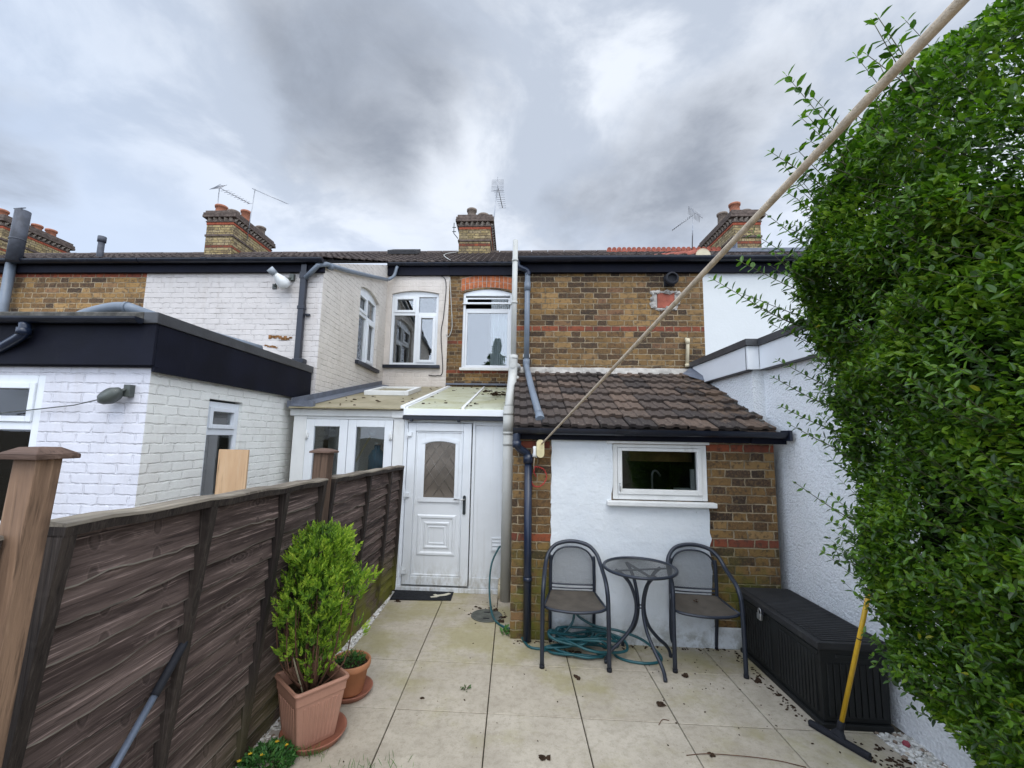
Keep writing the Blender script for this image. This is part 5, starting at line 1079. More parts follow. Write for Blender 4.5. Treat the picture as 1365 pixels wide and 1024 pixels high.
for k in range(90): m.blob((1.90-abs(random.gauss(0, .03)), random.uniform(3.0, 3.95), .003), random.uniform(.003, .010), jit=.5, flat=.5)
for k in range(60): m.blob((random.gauss(2.15, .06), random.gauss(2.72, .08), .003), random.uniform(.003, .012), jit=.5, flat=.5)
tag(m.build('leaf_litter', 'debris'), None, None, kind='stuff')
for pts in ([(1.0, 2.70, .003), (1.12, 2.72, .004), (1.3, 2.715, .006), (1.48, 2.70, .004), (1.62, 2.66, .003)], [(.93, 2.95, .003), (.97, 3.0, .006), (1.01, 3.0, .003)]):
    b = MB(); b.tube(pts, .0022, 5, res=4); tag(b.build('twig', 'stem'), 'long thin curved twig on the paving in front of the table' if len(pts) > 3 else 'tiny bent twig on the paving below the table', 'twig')
b = MB(); b.blob((2.33, 2.88, .012), .022, jit=.3); tag(b.build('red_pebble', 'pebblestone'), 'small red pebble among the white gravel by the storage box', 'pebble')

# ------------------------------------------------------------------ bistro set
def make_chair():
    t = thing('garden_chair', '', 'chair', (0, 0, 0), 'dark metal garden chairs either side of the table', local=True)
    R = .0170
    def P(*q): return [tuple(x) for x in q]
    b = MB(skew=False)
    loop = [(.255, -.235, .0), (.255, -.225, .30), (.253, -.215, .50), (.248, -.19, .585), (.243, -.13, .635), (.238, -.04, .665), (.228, .05, .705), (.205, .105, .765), (.15, .148, .82), (.075, .168, .845), (0, .174, .852)]
    loop = loop+[(-x, y, z) for x, y, z in loop[-2::-1]]
    b.tube(loop, R, 10, res=5); b.build('arm_frame', 'chair', t)
    for s in (-1, 1):
        b = MB(skew=False); b.tube([(.185*s, .205, .0), (.188*s, .175, .22), (.188*s, .150, .42), (.188*s, .150, .55), (.186*s, .150, .68), (.183*s, .152, .735)], .0145, 8, res=4); b.build('rear_leg', 'chair', t)
        b = MB(skew=False); b.tube([(.255*s, -.2358, .0), (.255*s, -.235, .025)], .0195, 10); b.tube([(.185*s, .2053, .0), (.185*s, .203, .02)], .0155, 10); b.build('foot_cap', 'rubber', t)
    b = MB(skew=False)
    arch = [(.184, .150, .50), (.184, .150, .62), (.176, .152, .70), (.14, .158, .765), (.075, .164, .80), (0, .166, .808)]; arch = arch+[(-x, y, z) for x, y, z in arch[-2::-1]]
    b.tube(arch, .0075, 8, res=4); b.tube([(.184, .15, .50), (0, .165, .492), (-.184, .15, .50)], .0075, 8, res=6); b.tube([(.184, .15, .47), (0, .163, .462), (-.184, .15, .47)], .006, 8, res=6); bf = b.build('back_frame', 'chair', t)
    b = MB(skew=False); A = catmull(arch, 6); n = len(A)//2
    for k in range(n):
        p, q, p2, q2 = A[k], A[k+1], A[-1-k], A[-2-k]
        row = lambda l, r: [(l[0]+(r[0]-l[0])*j/8, l[1]+(r[1]-l[1])*j/8+.012*math.sin(math.pi*j/8), l[2]) for j in range(9)]
        r0, r1 = row(p, p2), row(q, q2); b.add(r0+r1, [(j, j+1, 10+j, 9+j) for j in range(8)], .5, True)
    b.build('back_mesh', 'chairmesh', bf)
    b = MB(skew=False); fr = [(.245, -.19, .432), (.17, -.235, .424), (0, -.262, .420), (-.17, -.235, .424), (-.245, -.19, .432)]
    b.tube(fr, .0115, 8, res=6); [b.tube([(.245*s, -.19, .432), (.188*s, .150, .442)], .0095, 8) for s in (-1, 1)]; b.tube([(.188, .150, .442), (-.188, .150, .442)], .0085, 8)
    b.build('seat_frame', 'chair', t)
    b = MB(skew=False); F2 = catmull(fr, 6); n = len(F2); vs = []
    for (x, y, z) in F2:
        xb = x/.245*.186; vs += [(x+(xb-x)*k/5, y+(.148-y)*k/5, z+.006+(.442-z)*k/5-.008*math.sin(math.pi*k/5)) for k in range(6)]
    b.add(vs, [(6*i+k, 6*i+k+1, 6*i+7+k, 6*i+6+k) for i in range(n-1) for k in range(5)], .5, True); b.build('seat', 'seat', t)
    return t
def kids(o): return [c for c in bpy.data.objects if c.parent == o]
def copy_tree(o, parent=None):
    c = o.copy(); C.objects.link(c); c.parent = parent
    for ch in kids(o): copy_tree(ch, c)
    return c
ch1 = make_chair(); ch2 = copy_tree(ch1)
ch1.location = (.522, 3.765, 0); ch1.rotation_euler = (0, 0, math.radians(-4)); ch1['label'] = 'dark metal chair left of the round table, beside the black downpipe, with hose under it'
ch2.location = (1.545, 3.728, 0); ch2.rotation_euler = (0, 0, math.radians(-7)); ch2['label'] = 'dark metal chair right of the round table, next to the black storage box'
t = thing('bistro_table', 'small round metal mesh-topped table between the two chairs', 'table', (0, 0, 0), local=True); t.location = (1.045, 3.66, 0)
b = MB(skew=False); rr = .285; b.tube([(rr*math.cos(2*math.pi*k/48), rr*math.sin(2*math.pi*k/48), .72) for k in range(49)], .0125, 8, cap=False); b.build('rim', 'chair', t)
b = MB(skew=False); ring = [(rr*math.cos(2*math.pi*k/40), rr*math.sin(2*math.pi*k/40), .722) for k in range(40)]; b.add(ring, [tuple(range(40))]); b.build('tabletop', 'tabmesh', t)
b = MB(skew=False)
for a in (12, 102): 
    R3 = Matrix.Rotation(math.radians(a), 3, 'Z'); b.obox((0, 0, .703 if a < 50 else .6955), (.235, .013, .0035), R3)
b.build('cross_bars', 'chair', t)
for a in (-70, 20, 106, 184):
    ca, sa = math.cos(math.radians(a)), math.sin(math.radians(a)); b = MB(skew=False)
    prof = [(.20, .70), (.150, .672), (.085, .60), (.045, .50), (.034, .42), (.045, .34), (.085, .25), (.165, .16), (.235, .10), (.272, .05), (.285, .0)]
    b.tube([(r*ca, r*sa, z) for r, z in prof], .0140, 8, res=4); b.tube([(.285*ca, .285*sa, .0), (.283*ca, .283*sa, .025)], .015, 8); b.build('leg', 'chair', t)
b = MB(skew=False); b.tube([(.035*math.cos(2*math.pi*k/16), .035*math.sin(2*math.pi*k/16), .42) for k in range(17)], .006, 6, cap=False); b.build('collar_ring', 'chair', t)
m = MB(skew=False)
for (x, y) in ((1.50, 3.72), (1.53, 3.74), (1.515, 3.70)): m.blob((x, y, .452), .009, jit=.4, flat=.6)
tag(m.build('moss_clump', 'debris'), 'crumbs of dead moss lying on the seat of the right chair', 'moss clump')

# hose
b = MB(); pts = [(-.125, 5.07, .52), (-.15, 5.0, .50), (-.21, 4.9, .38), (-.225, 4.8, .2), (-.20, 4.6, .06), (-.16, 4.42, .011), (-.08, 4.25, .011), (.07, 4.13, .011), (.16, 3.87, .011), (.30, 3.83, .012)]
rnd_ = random.Random(5); lay = .012
cen = [(.52, 3.80, .22, .10), (.60, 3.82, .25, .11), (.50, 3.84, .19, .09), (.66, 3.80, .24, .12), (.58, 3.86, .20, .08), (.72, 3.80, .17, .12), (.48, 3.80, .17, .10), (.64, 3.83, .28, .10)]
for i, (cx, cy, ax, ay) in enumerate(cen):
    ph = rnd_.random()*.8
    for k in range(9):
        a = math.pi+ph+2*math.pi*k/9; lay = .012+.010*i+.065*abs(math.sin(a*1.0+i*1.3))**1.5*(1 if i > 1 else .3)
        pts.append((cx+ax*math.cos(a)+rnd_.uniform(-.05, .05), cy+ay*math.sin(a)+rnd_.uniform(-.02, .02), lay+rnd_.uniform(0, .035)*(i > 1)))
pts += [(.40, 3.86, .08), (.52, 3.88, .20), (.55, 3.90, .28), (.60, 3.9, .24), (.72, 3.88, .19), (.90, 3.86, .17), (1.08, 3.84, .12), (1.20, 3.82, .04), (1.21, 3.74, .012), (1.10, 3.68, .011), (.95, 3.70, .011), (.86, 3.78, .012), (.84, 3.88, .05)]
b.tube(pts, .0105, 8, res=5); hz = b.build('garden_hose', 'hose'); tag(hz, 'blue-green garden hose from the porch corner, coiled in a tangle under the chair and table', 'hose')

# storage box
t = thing('storage_box', 'long black plastic storage box with ribbed lid along the white pebbledashed wall', 'storage box', (2.14, 3.48, 0))
b = MB(); U0, U1, V0, V1 = 1.945, 2.36, 3.0, 3.97
b.hexa([(U0+.012, V0+.012, .035), (U1, V0+.012, .035), (U1, V1, .035), (U0+.012, V1, .035)], [(U0, V0, .465), (U1, V0, .465), (U1, V1, .465), (U0, V1, .465)])
b.box(U0-.008, U1, V0-.008, V1, 0, .034)
b.build('body', 'box', t, bevel=.006)
b = MB()
n = 26
for k in range(n):
    v = V0+.04+(V1-V0-.08)*(k+.5)/n
    if abs(v-3.49) < .035: continue
    b.box(U0-.0035, U0+.02, v-.011, v+.011, .075, .41)
for k in range(9):
    u = U0+.04+(U1-U0-.06)*(k+.5)/9; b.box(u-.016, u+.016, V0-.0035, V0+.02, .07, .38)
b.box(U0-.006, U0+.02, V0+.01, 3.455, .425, .45); b.box(U0-.006, U0+.02, 3.525, V1-.02, .425, .45); b.box(U0+.1, U1-.08, V0-.002, V0+.01, .41, .435)
b.build('ribs', 'box', t, bevel=.003, seg=1)
b = MB(); b.box(U0-.022, U1+.01, V0-.022, V1, .468, .51); 
for k in range(34):
    v = V0+(V1-V0)*(k+.5)/34; b.box(U0+.02, U1-.01, v-.009, v+.009, .5105, .517)
b.build('lid', 'boxlid', t, bevel=.004, seg=1)
b = MB(); b.box(U0-.03, U0-.022, 3.56, 3.60, .44, .485); b.build('hasp', 'rubber', t)
b = MB(); b.box(U0-.052, U0-.032, 3.555, 3.605, .405, .45); 
pk = b.build('padlock', 'steel', t, bevel=.005); b = MB(); b.tube([(U0-.042, 3.563, .448), (U0-.042, 3.565, .478), (U0-.042, 3.58, .487), (U0-.042, 3.595, .478), (U0-.042, 3.597, .448)], .004, 6, res=3); b.build('shackle', 'steel', pk)

# squeegee
t = thing('floor_squeegee', 'yellow-handled black floor squeegee leaning across the end of the storage box', 'squeegee', (1.97, 2.88, 0))
A = Vector((1.965, 2.885, .075)); B = Vector((2.069, 2.75, .827)); dd = B-A
b = MB(); b.tube([tuple(A), tuple(A+dd*1.32)], .0125, 12); b.build('handle', 'yellow', t)
b = MB(); b.tube([tuple(A+dd*.72), tuple(A+dd*.728)], .0135, 12); b.build('collar', 'rubber', t)
b = MB(); H0, H1 = Vector((1.875, 3.02, .0)), Vector((2.015, 2.735, .0)); e = (H1-H0).normalized(); pnv = Vector((-e.y, e.x, 0))
def hp(tt, o, z): q = H0+(H1-H0)*tt+pnv*o; return (q.x, q.y, z)
b.hexa([hp(0, -.018, .018), hp(1, -.018, .018), hp(1, .018, .018), hp(0, .018, .018)], [hp(0, -.012, .04), hp(1, -.012, .04), hp(1, .012, .04), hp(0, .012, .04)])
b.hexa([hp(.36, -.012, .041), hp(.62, -.012, .041), hp(.62, .012, .041), hp(.36, .012, .041)], [tuple(A+Vector((-.016, -.012, .0))), tuple(A+Vector((.016, -.012, .0))), tuple(A+Vector((.016, .012, .0))), tuple(A+Vector((-.016, .012, .0)))])
b.tube([tuple(A-dd*.01), tuple(A+dd*.06)], .019, 10); b.build('head', 'rubber', t, bevel=.003)
b = MB(); b.hexa([hp(-.01, -.006, .0), hp(1.01, -.006, .0), hp(1.01, .006, .0), hp(-.01, .006, .0)], [hp(-.01, -.006, .02), hp(1.01, -.006, .02), hp(1.01, .006, .02), hp(-.01, .006, .02)]); b.build('blade', 'rubber', t)

# ------------------------------------------------------------------ pots
PU, PV = -1.165, 2.685
sq = thing('plant_saucer', 'large round terracotta saucer under the square planter', 'saucer', (PU, PV, 0), 'terracotta saucers under the pots'); b = MB()
b.lathe([(.0, .0), (.158, .0), (.182, .035), (.186, .042), (.176, .042), (.155, .010), (.0, .010)], (PU+.03, PV+.005, .0), 40); b.build('dish', 'saucer', sq)
t = thing('planter', 'tall square ribbed terracotta planter holding the conifer', 'plant pot', (PU, PV, .01)); b = MB(); ang = math.radians(49)
def sqr(h, z, c=.2, n=4):
    out = []
    for q in range(4):
        for k in range(n+1):
            a = math.pi/2*q+math.pi/2*k/n; x = (h-h*c) * (1 if q in (0, 3) else -1)+h*c*math.cos(a); y = (h-h*c)*(1 if q in (0, 1) else -1)+h*c*math.sin(a)
            out.append((PU+x*math.cos(ang)-y*math.sin(ang), PV+x*math.sin(ang)+y*math.cos(ang), z))
    return out
rings = [sqr(.110, .012, .1), sqr(.112, .018, .1), sqr(.143, .262, .1), sqr(.147, .264, .1), sqr(.150, .312, .1), sqr(.158, .316, .14), sqr(.163, .328, .16), sqr(.158, .340, .16), sqr(.146, .338, .14), sqr(.142, .325, .12), sqr(.135, .22, .1)]
vs = [p for r in rings for p in r]; n = len(rings[0]); b.add(vs, [(i*n+k, i*n+(k+1) % n, (i+1)*n+(k+1) % n, (i+1)*n+k) for i in range(len(rings)-1) for k in range(n)], .5); b.add(rings[0], [tuple(range(n))]); b.build('shell', 'terracotta', t, bevel=.002)
b = MB()
for q in range(4):
    aq = ang+q*math.pi/2; ex = Vector((math.cos(aq), math.sin(aq), 0)); ey = Vector((-math.sin(aq), math.cos(aq), 0))
    for k in range(8):
        s = -.84+1.68*(k+.5)/8
        def rp(h, off, sd, z): return tuple(Vector((PU, PV, 0))+ex*(h+off)+ey*(s*h*.93+sd)+Vector((0, 0, z)))
        b.hexa([rp(.1125, -.004, -.009, .03), rp(.1125, .0035, -.006, .03), rp(.1125, .0035, .006, .03), rp(.1125, -.004, .009, .03)], [rp(.1415, -.004, -.009, .243), rp(.1415, .0025, -.006, .243), rp(.1415, .0025, .006, .243), rp(.1415, -.004, .009, .243)])
b.build('ribs', 'terracotta', t, bevel=.003, seg=2)
b = MB(); s_ = sqr(.137, .255, .1); b.add(s_, [tuple(range(len(s_)))])
for k in range(60): b.blob((PU+random.gauss(0, .045), PV+random.gauss(0, .045), .258), random.uniform(.006, .02), jit=.4, flat=.6)
b.build('soil', 'soil', t)
cn = bpy.data.objects.new('cane', None); C.objects.link(cn); cn.location = W(-1.28, 2.55, .26); LOC[cn.name] = W(-1.28, 2.55, .26)
bpy.data.objects.remove(cn); b = MB(); b.tube([(-1.165, 2.60, .25), (-1.275, 2.61, .52)], .0055, 6); c_ = b.build('cane', 'cane'); tag(c_, 'thin grey cane stuck in the square planter, leaning left', 'cane')
# conifer
t = thing('conifer_shrub', 'bright green bushy conifer growing in the square planter', 'conifer', (PU, PV, .26))
b = MB(); stems = []
base = np.array(W(PU, PV, .26))
for k in range(26):
    a = random.random()*6.28; r0 = random.random()*.045; sp = random.random()**.6*.24; h = random.uniform(.35, .86)*(1-.25*(sp/.24)); 
    p0 = base+np.array([r0*math.cos(a), r0*math.sin(a), -.01]); p2 = base+np.array([sp*math.cos(a), sp*math.sin(a), h])
    p1 = (p0+p2)/2+np.array([.5*sp*math.cos(a)*.5, .5*sp*math.sin(a)*.5, -.05]); stems.append((p0, p1, p2))
    m_ = MB(skew=False); 
    b.skew = False; b.tube([tuple(p0), tuple(p1), tuple(p2)], [.0065, .0045, .002], 6, res=4)
b.build('stems', 'stem', t)
def crown_r(z):    # radius of the crown at height z above soil
    return np.interp(z, [.0, .10, .22, .42, .60, .75, .86, .93], [.06, .13, .20, .25, .245, .215, .16, .08])
Pl, Dl, Ll, Wl, Rl = [], [], [], [], []
def spray(c, d, L, bright):
    d = d/np.linalg.norm(d); up = np.array([rng.normal(0, .5), rng.normal(0, .5), 1.]); s = np.cross(d, up); s /= np.linalg.norm(s); s2 = np.cross(d, s)
    th = rng.uniform(0, 6.28); s = s*math.cos(th)+s2*math.sin(th)
    n = 6
    for i in range(n):
        f = (i+.5)/n
        for sg in (-1, 1):
            dd_ = d*.75+s*sg*.65*(1.1-f*.4)+rng.normal(0, .12, 3); l = L*.42*(1.15-f*.75)
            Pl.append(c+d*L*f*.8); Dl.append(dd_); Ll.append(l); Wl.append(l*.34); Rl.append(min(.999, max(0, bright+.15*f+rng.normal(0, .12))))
    Pl.append(c+d*L*.75); Dl.append(d); Ll.append(L*.28); Wl.append(L*.09); Rl.append(min(.999, bright+.25))
cl = [(rng.uniform(0, 6.28), rng.uniform(.12, .9), rng.uniform(.55, 1.30)) for _ in range(40)]
k = 0
while k < 1750:
    z = rng.uniform(.06, .86)**.85; a = rng.uniform(0, 6.28); R0 = crown_r(z)
    best = min(cl, key=lambda q: (math.cos(a)-math.cos(q[0]))**2+(math.sin(a)-math.sin(q[0]))**2+((z-q[1])*5)**2)
    dist = math.sqrt((math.cos(a)-math.cos(best[0]))**2+(math.sin(a)-math.sin(best[0]))**2+((z-best[1])*5)**2)
    R0 *= best[2]*(1.08-.28*min(1, dist)); fr = rng.uniform(0, 1)**.45
    if z < .34 and rng.random() < .40+(.34-z)*2.0: 
        k += 1; continue
    r = R0*fr; c = base+np.array([r*math.cos(a)+.03*z, r*math.sin(a), z+ (best[2]-1)*.10])
    d = np.array([math.cos(a)*.55*fr, math.sin(a)*.55*fr, .9])+rng.normal(0, .22, 3)
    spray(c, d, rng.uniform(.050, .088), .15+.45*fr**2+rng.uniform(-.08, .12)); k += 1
for (x, y, h0, h1) in ((-.05, 0, .66, .90), (.12, -.05, .60, .87), (-.15, -.05, .55, .80), (.05, .02, .66, .84), (-.22, -.02, .35, .58), (.14, .0, .55, .82), (.0, -.1, .6, .82)):
    for q in range(26):
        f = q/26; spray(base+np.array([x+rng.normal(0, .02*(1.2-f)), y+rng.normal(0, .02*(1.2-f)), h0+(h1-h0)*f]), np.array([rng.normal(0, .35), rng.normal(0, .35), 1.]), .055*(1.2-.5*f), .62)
P_, D_, L_, W_, R_ = map(np.array, (Pl, Dl, Ll, Wl, Rl))
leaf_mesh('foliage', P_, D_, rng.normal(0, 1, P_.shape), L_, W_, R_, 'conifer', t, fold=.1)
# round pot
RU, RVv = -1.095, 3.13
sc = thing('plant_saucer', 'smaller terracotta saucer under the round pot behind the square planter', 'saucer', (RU, RVv, 0), 'terracotta saucers under the pots'); b = MB()
b.lathe([(.0, .0), (.135, .0), (.158, .032), (.161, .038), (.152, .038), (.130, .010), (.0, .010)], (RU, RVv, 0), 36); b.build('dish', 'saucer', sc)
t = thing('plant_pot', 'round orange terracotta pot of low herbs behind the square planter', 'plant pot', (RU, RVv, .01)); b = MB()
b.lathe([(.0, .012), (.092, .012), (.096, .02), (.094, .032), (.100, .04), (.122, .165), (.134, .168), (.138, .18), (.138, .205), (.130, .212), (.122, .205), (.115, .17), (.110, .165)], (RU, RVv, 0), 40); b.build('shell', 'terracotta2', t)
b = MB(); b.lathe([(.0, .188), (.08, .186), (.118, .180)], (RU, RVv, 0), 24)
for k in range(70): a = random.random()*6.28; r = random.random()**.5*.11; b.blob((RU+r*math.cos(a), RVv+r*math.sin(a), .188), random.uniform(.004, .012), jit=.4, flat=.6)
b.build('soil', 'soil', t)
def herb(name, label, at, n, r, h, ln, mat='weed', cat='plant', up=.8, flowers=0, parent=None, wide=.35):
    t = thing(name, label, cat, at); c = np.array(W(*at)); a = rng.uniform(0, 6.28, n); rr_ = np.sqrt(rng.uniform(0, 1, n))*r
    hh = rng.uniform(0, 1, n)*h*(1-.5*(rr_/r)**2)
    P = c+np.stack([rr_*np.cos(a), rr_*np.sin(a), hh], 1); D = np.stack([np.cos(a)*.7, np.sin(a)*.7, np.full(n, up)], 1)+rng.normal(0, .45, (n, 3))
    l = rng.uniform(.6, 1.3, n)*ln; leaf_mesh('leaves', P, D, rng.normal(0, .4, (n, 3))+np.array([0, 0, 1]), l, l*wide, rng.uniform(0, 1, n), mat, t)
    b = MB(skew=False)
    for k in range(14): q = P[k]; b.tube([(c[0]+(q[0]-c[0])*.4, c[1]+(q[1]-c[1])*.4, c[2]), tuple(q+np.array([0, 0, .01]))], .0018, 5)
    b.build('stems', 'twig', t)
    for k in range(flowers):
        q = P[rng.integers(0, n)]; m = MB(skew=False)
        for j in range(6):
            aa = j*math.pi/3; m.hexa([(q[0], q[1], h+c[2]), (q[0]+.006*math.cos(aa-.4), q[1]+.006*math.sin(aa-.4), h+c[2]+.004), (q[0]+.012*math.cos(aa), q[1]+.012*math.sin(aa), h+c[2]+.006), (q[0]+.006*math.cos(aa+.4), q[1]+.006*math.sin(aa+.4), h+c[2]+.004)], [(q[0], q[1], h+c[2]+.002), (q[0]+.006*math.cos(aa-.4), q[1]+.006*math.sin(aa-.4), h+c[2]+.006), (q[0]+.012*math.cos(aa), q[1]+.012*math.sin(aa), h+c[2]+.008), (q[0]+.006*math.cos(aa+.4), q[1]+.006*math.sin(aa+.4), h+c[2]+.006)])
        m.build('flower', 'flower', t)
    return t
herb('herb_plant', 'low straggly green herbs growing in the round pot', (RU, RVv, .188), 340, .10, .055, .022, wide=.3)
herb('weed', 'leafy green weed with yellow flowers at the foot of the square planter', (-1.27, 2.44, .0), 900, .135, .075, .032, flowers=5, up=.7, wide=.35)
herb('weed', 'single small green weed sprig in the middle of a paving slab', (-.30, 3.235, .002), 22, .035, .012, .016, up=.3)
herb('weed', 'small broad-leaved weed at the foot of the brick corner by the soil pipe', (-.03, 4.1, .0), 26, .05, .05, .045, up=.6, wide=.45)
t = thing('grass_tuft', 'thin fresh grass blades sprouting at the lower edge of the paving', 'grass', (-.68, 2.46, 0)); n = 40
P = np.array(W(-.68, 2.46, 0))+np.stack([rng.normal(0, .10, n), rng.normal(0, .03, n), np.zeros(n)], 1); D = np.stack([rng.normal(0, .4, n), rng.normal(0, .3, n), np.ones(n)], 1)
leaf_mesh('blades', P, D, rng.normal(0, 1, (n, 3)), rng.uniform(.02, .07, n), np.full(n, .0022), rng.uniform(.3, 1, n), 'weed', t)
t = thing('grass_tuft', 'thin grass sprouting in the saucer of the square planter', 'grass', (-1.08, 2.53, .01)); n = 70
P = np.array(W(-1.08, 2.52, .01))+np.stack([rng.normal(0, .05, n), rng.normal(0, .02, n), np.zeros(n)], 1); D = np.stack([rng.normal(0, .4, n), rng.normal(-.2, .3, n), np.ones(n)], 1)
leaf_mesh('blades', P, D, rng.normal(0, 1, (n, 3)), rng.uniform(.02, .06, n), np.full(n, .002), rng.uniform(.3, 1, n), 'weed', t)

# ------------------------------------------------------------------ privet hedge
HG = thing('privet_hedge', 'tall glossy green privet hedge filling the right side', 'hedge', (2.3, 1.6, 0))
ZS = [0, .3, .66, 1.0, 1.35, 1.7, 1.94, 2.3, 2.7, 2.98, 3.2, 3.42, 3.75]; US = [2.18, 2.00, 1.80, 1.69, 1.60, 1.56, 1.52, 1.49, 1.47, 1.51, 1.63, 1.88, 2.4]
def hface(Y, z):
    Y = np.asarray(Y, float); z = np.asarray(z, float); u = np.interp(z, ZS, US)
    bump = np.array([mnoise.noise(Vector((a*2.3, b_*2.3, 1.7)))*.13+mnoise.noise(Vector((a*6, b_*6, 4.)))*.075 for a, b_ in zip(Y, z)])
    endr = np.clip((Y-1.95)/.42, 0, 1)**2*.5
    return u+bump*np.where(z > 2.2, 1.5, 1.)+endr
def cloud(n, y0, y1, z0, z1, deep, thr=0.):
    Y = rng.uniform(y0, y1, n); z = rng.uniform(z0, z1, n); u = hface(Y, z)
    dep = np.where(rng.random(n) < .68, rng.exponential(.055, n), rng.uniform(0, deep, n)); u = u+dep
    return np.stack([u, Y, z], 1), dep
Ps, Dp = [], []
for args in ((76000, 1.0, 2.38, .05, 2.7, .42), (34000, .95, 2.40, 2.5, 3.75, .9), (2500, .1, .95, .1, 3.4, .3), (10000, 1.9, 2.45, 2.2, 3.5, .9)):
    a_, c_ = cloud(*args); Ps.append(a_); Dp.append(c_)
P = np.concatenate(Ps); dep = np.concatenate(Dp); n = len(P)
clump = np.array([mnoise.noise(Vector((p[0]*5, p[1]*5, p[2]*5))) for p in P])
keep = (clump > -.22) | (rng.random(n) < .22)
P = P[keep]; dep = dep[keep]; clump = clump[keep]; n = len(P)
D = np.stack([np.full(n, -.65), np.full(n, .12), np.full(n, .38)], 1)+rng.normal(0, .55, (n, 3))
N = np.stack([np.full(n, -.35), np.full(n, -.1), np.full(n, .9)], 1)+rng.normal(0, .42, (n, 3))
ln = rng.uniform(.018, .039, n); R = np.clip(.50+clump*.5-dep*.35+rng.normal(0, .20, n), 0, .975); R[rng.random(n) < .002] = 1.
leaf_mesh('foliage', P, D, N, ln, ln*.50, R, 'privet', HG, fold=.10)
# arching shoots with paired leaves
SP, SD, SN, SL, SR = [], [], [], [], []; tw = MB(skew=False); tw2 = tw
def shoot(b0, tip, pairs, ll, bend=.1, thin=1.):
    b0 = np.array(b0, float); tip = np.array(tip, float); mid = (b0+tip)/2+np.array([0, 0, -bend*np.linalg.norm(tip-b0)])
    pts = catmull([b0, mid, tip], 8); tw.tube(pts, [(.0035-.0022*i/(len(pts)-1))*thin for i in range(len(pts))], 5); pa = np.array(pts)
    side = rng.normal(0, 1, 3)
    for i in range(pairs):
        f = .22+.78*i/(pairs-1)*.98; q = f*(len(pa)-1); j = min(int(q), len(pa)-2); p = pa[j]+(pa[j+1]-pa[j])*(q-j); d = pa[j+1]-pa[j]; d /= np.linalg.norm(d)
        s = np.cross(d, side if i % 2 else np.cross(side, d)); s /= np.linalg.norm(s)
        for sg in (-1, 1):
            SP.append(p); SD.append(d*.45+s*sg*.9+rng.normal(0, .12, 3)); SN.append(d*.6+np.array([0, 0, .6])+rng.normal(0, .25, 3)); SL.append(1.45*ll*(1.05-.40*f)*rng.uniform(.85, 1.15)); SR.append(rng.uniform(.1, .65))
    SP.append(pa[-1]); SD.append(pa[-1]-pa[-3]); SN.append(np.array([0, -.5, 1])); SL.append(ll*.5); SR.append(.8)
def Wp(u, z, Y=2.2): return (u, Y, z)
for (b0, tp, pr, ll) in (
    (Wp(1.80, 3.20), Wp(1.50, 3.80), 11, .062), (Wp(2.15, 3.30), Wp(1.90, 3.93), 9, .055), (Wp(2.45, 3.4, 2.1), Wp(2.10, 4.05, 2.1), 9, .06), (Wp(1.75, 3.05), Wp(1.39, 3.33), 8, .05), (Wp(1.70, 3.0), Wp(1.47, 3.28), 6, .045),
    (Wp(1.62, 2.30), Wp(1.04, 2.60), 13, .048), (Wp(1.65, 2.50), Wp(1.19, 2.70), 11, .046), (Wp(1.65, 2.62), Wp(1.26, 2.86), 9, .042), (Wp(1.62, 2.42), Wp(1.20, 2.52), 8, .04), (Wp(1.62, 2.35), Wp(1.28, 2.44), 8, .04), (Wp(1.6, 2.7), Wp(1.33, 2.98), 8, .044), (Wp(1.6, 2.25), Wp(1.34, 2.36), 7, .04),
    (Wp(1.62, 1.40), Wp(1.41, 1.55), 6, .030), (Wp(1.60, 1.95), Wp(1.33, 2.08), 9, .032), (Wp(1.60, 1.85), Wp(1.36, 1.93), 8, .030), (Wp(1.60, 2.05), Wp(1.36, 2.17), 8, .032), (Wp(1.6, 1.75), Wp(1.40, 1.84), 7, .03)):
    shoot((b0[0]+.2, b0[1]-.05, b0[2]-.08), tp, int(pr*1.6)+2, ll*1.1, bend=.06)
for k in range(46):
    Y = rng.uniform(1.5, 2.3); z = rng.uniform(2.85, 3.25); u = float(hface([Y], [z])[0]); shoot((u+.15, Y, z-.1), (u+rng.uniform(-.18, .1), Y+rng.uniform(-.05, .1), z+rng.uniform(.05, .34)), 8, .05)
for k in range(420):
    Y = rng.uniform(1.2, 2.34); z = rng.uniform(.5, 2.9); u = float(hface([Y], [z])[0]); shoot((u+.05, Y+rng.normal(0, .03), z+rng.normal(0, .03)), (u-rng.uniform(.03, .15), Y+rng.uniform(-.03, .08), z+rng.uniform(.03, .14)), 6, .032, thin=.5)
SP, SD, SN, SL, SR = map(np.array, (SP, SD, SN, SL, SR))
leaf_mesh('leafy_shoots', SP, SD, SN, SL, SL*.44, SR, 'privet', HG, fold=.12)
for k in range(22):
    Y = rng.uniform(1.1, 2.25); z0 = rng.uniform(.3, 2.2); u = float(hface([Y], [z0])[0])+rng.uniform(.3, .6); tw.tube([(u+.3, Y-.05, z0-.3), (u, Y, z0+.2), (u-.12+rng.uniform(-.1, .1), Y+.08, min(3.4, z0+rng.uniform(.6, 1.2)))], [.012, .008, .004], 5, res=4)
tw.build('branches', 'twig', HG)
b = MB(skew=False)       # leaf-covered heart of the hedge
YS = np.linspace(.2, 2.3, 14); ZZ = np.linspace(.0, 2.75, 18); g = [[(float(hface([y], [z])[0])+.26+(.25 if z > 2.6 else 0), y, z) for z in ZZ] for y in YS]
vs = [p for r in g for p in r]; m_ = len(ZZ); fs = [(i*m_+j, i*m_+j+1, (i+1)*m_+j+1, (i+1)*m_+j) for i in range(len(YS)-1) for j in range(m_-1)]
o = len(vs); vs += [(3.2, y, z) for y in YS for z in ZZ]; fs += [(o+f[0], o+f[1], o+f[2], o+f[3]) for f in fs]
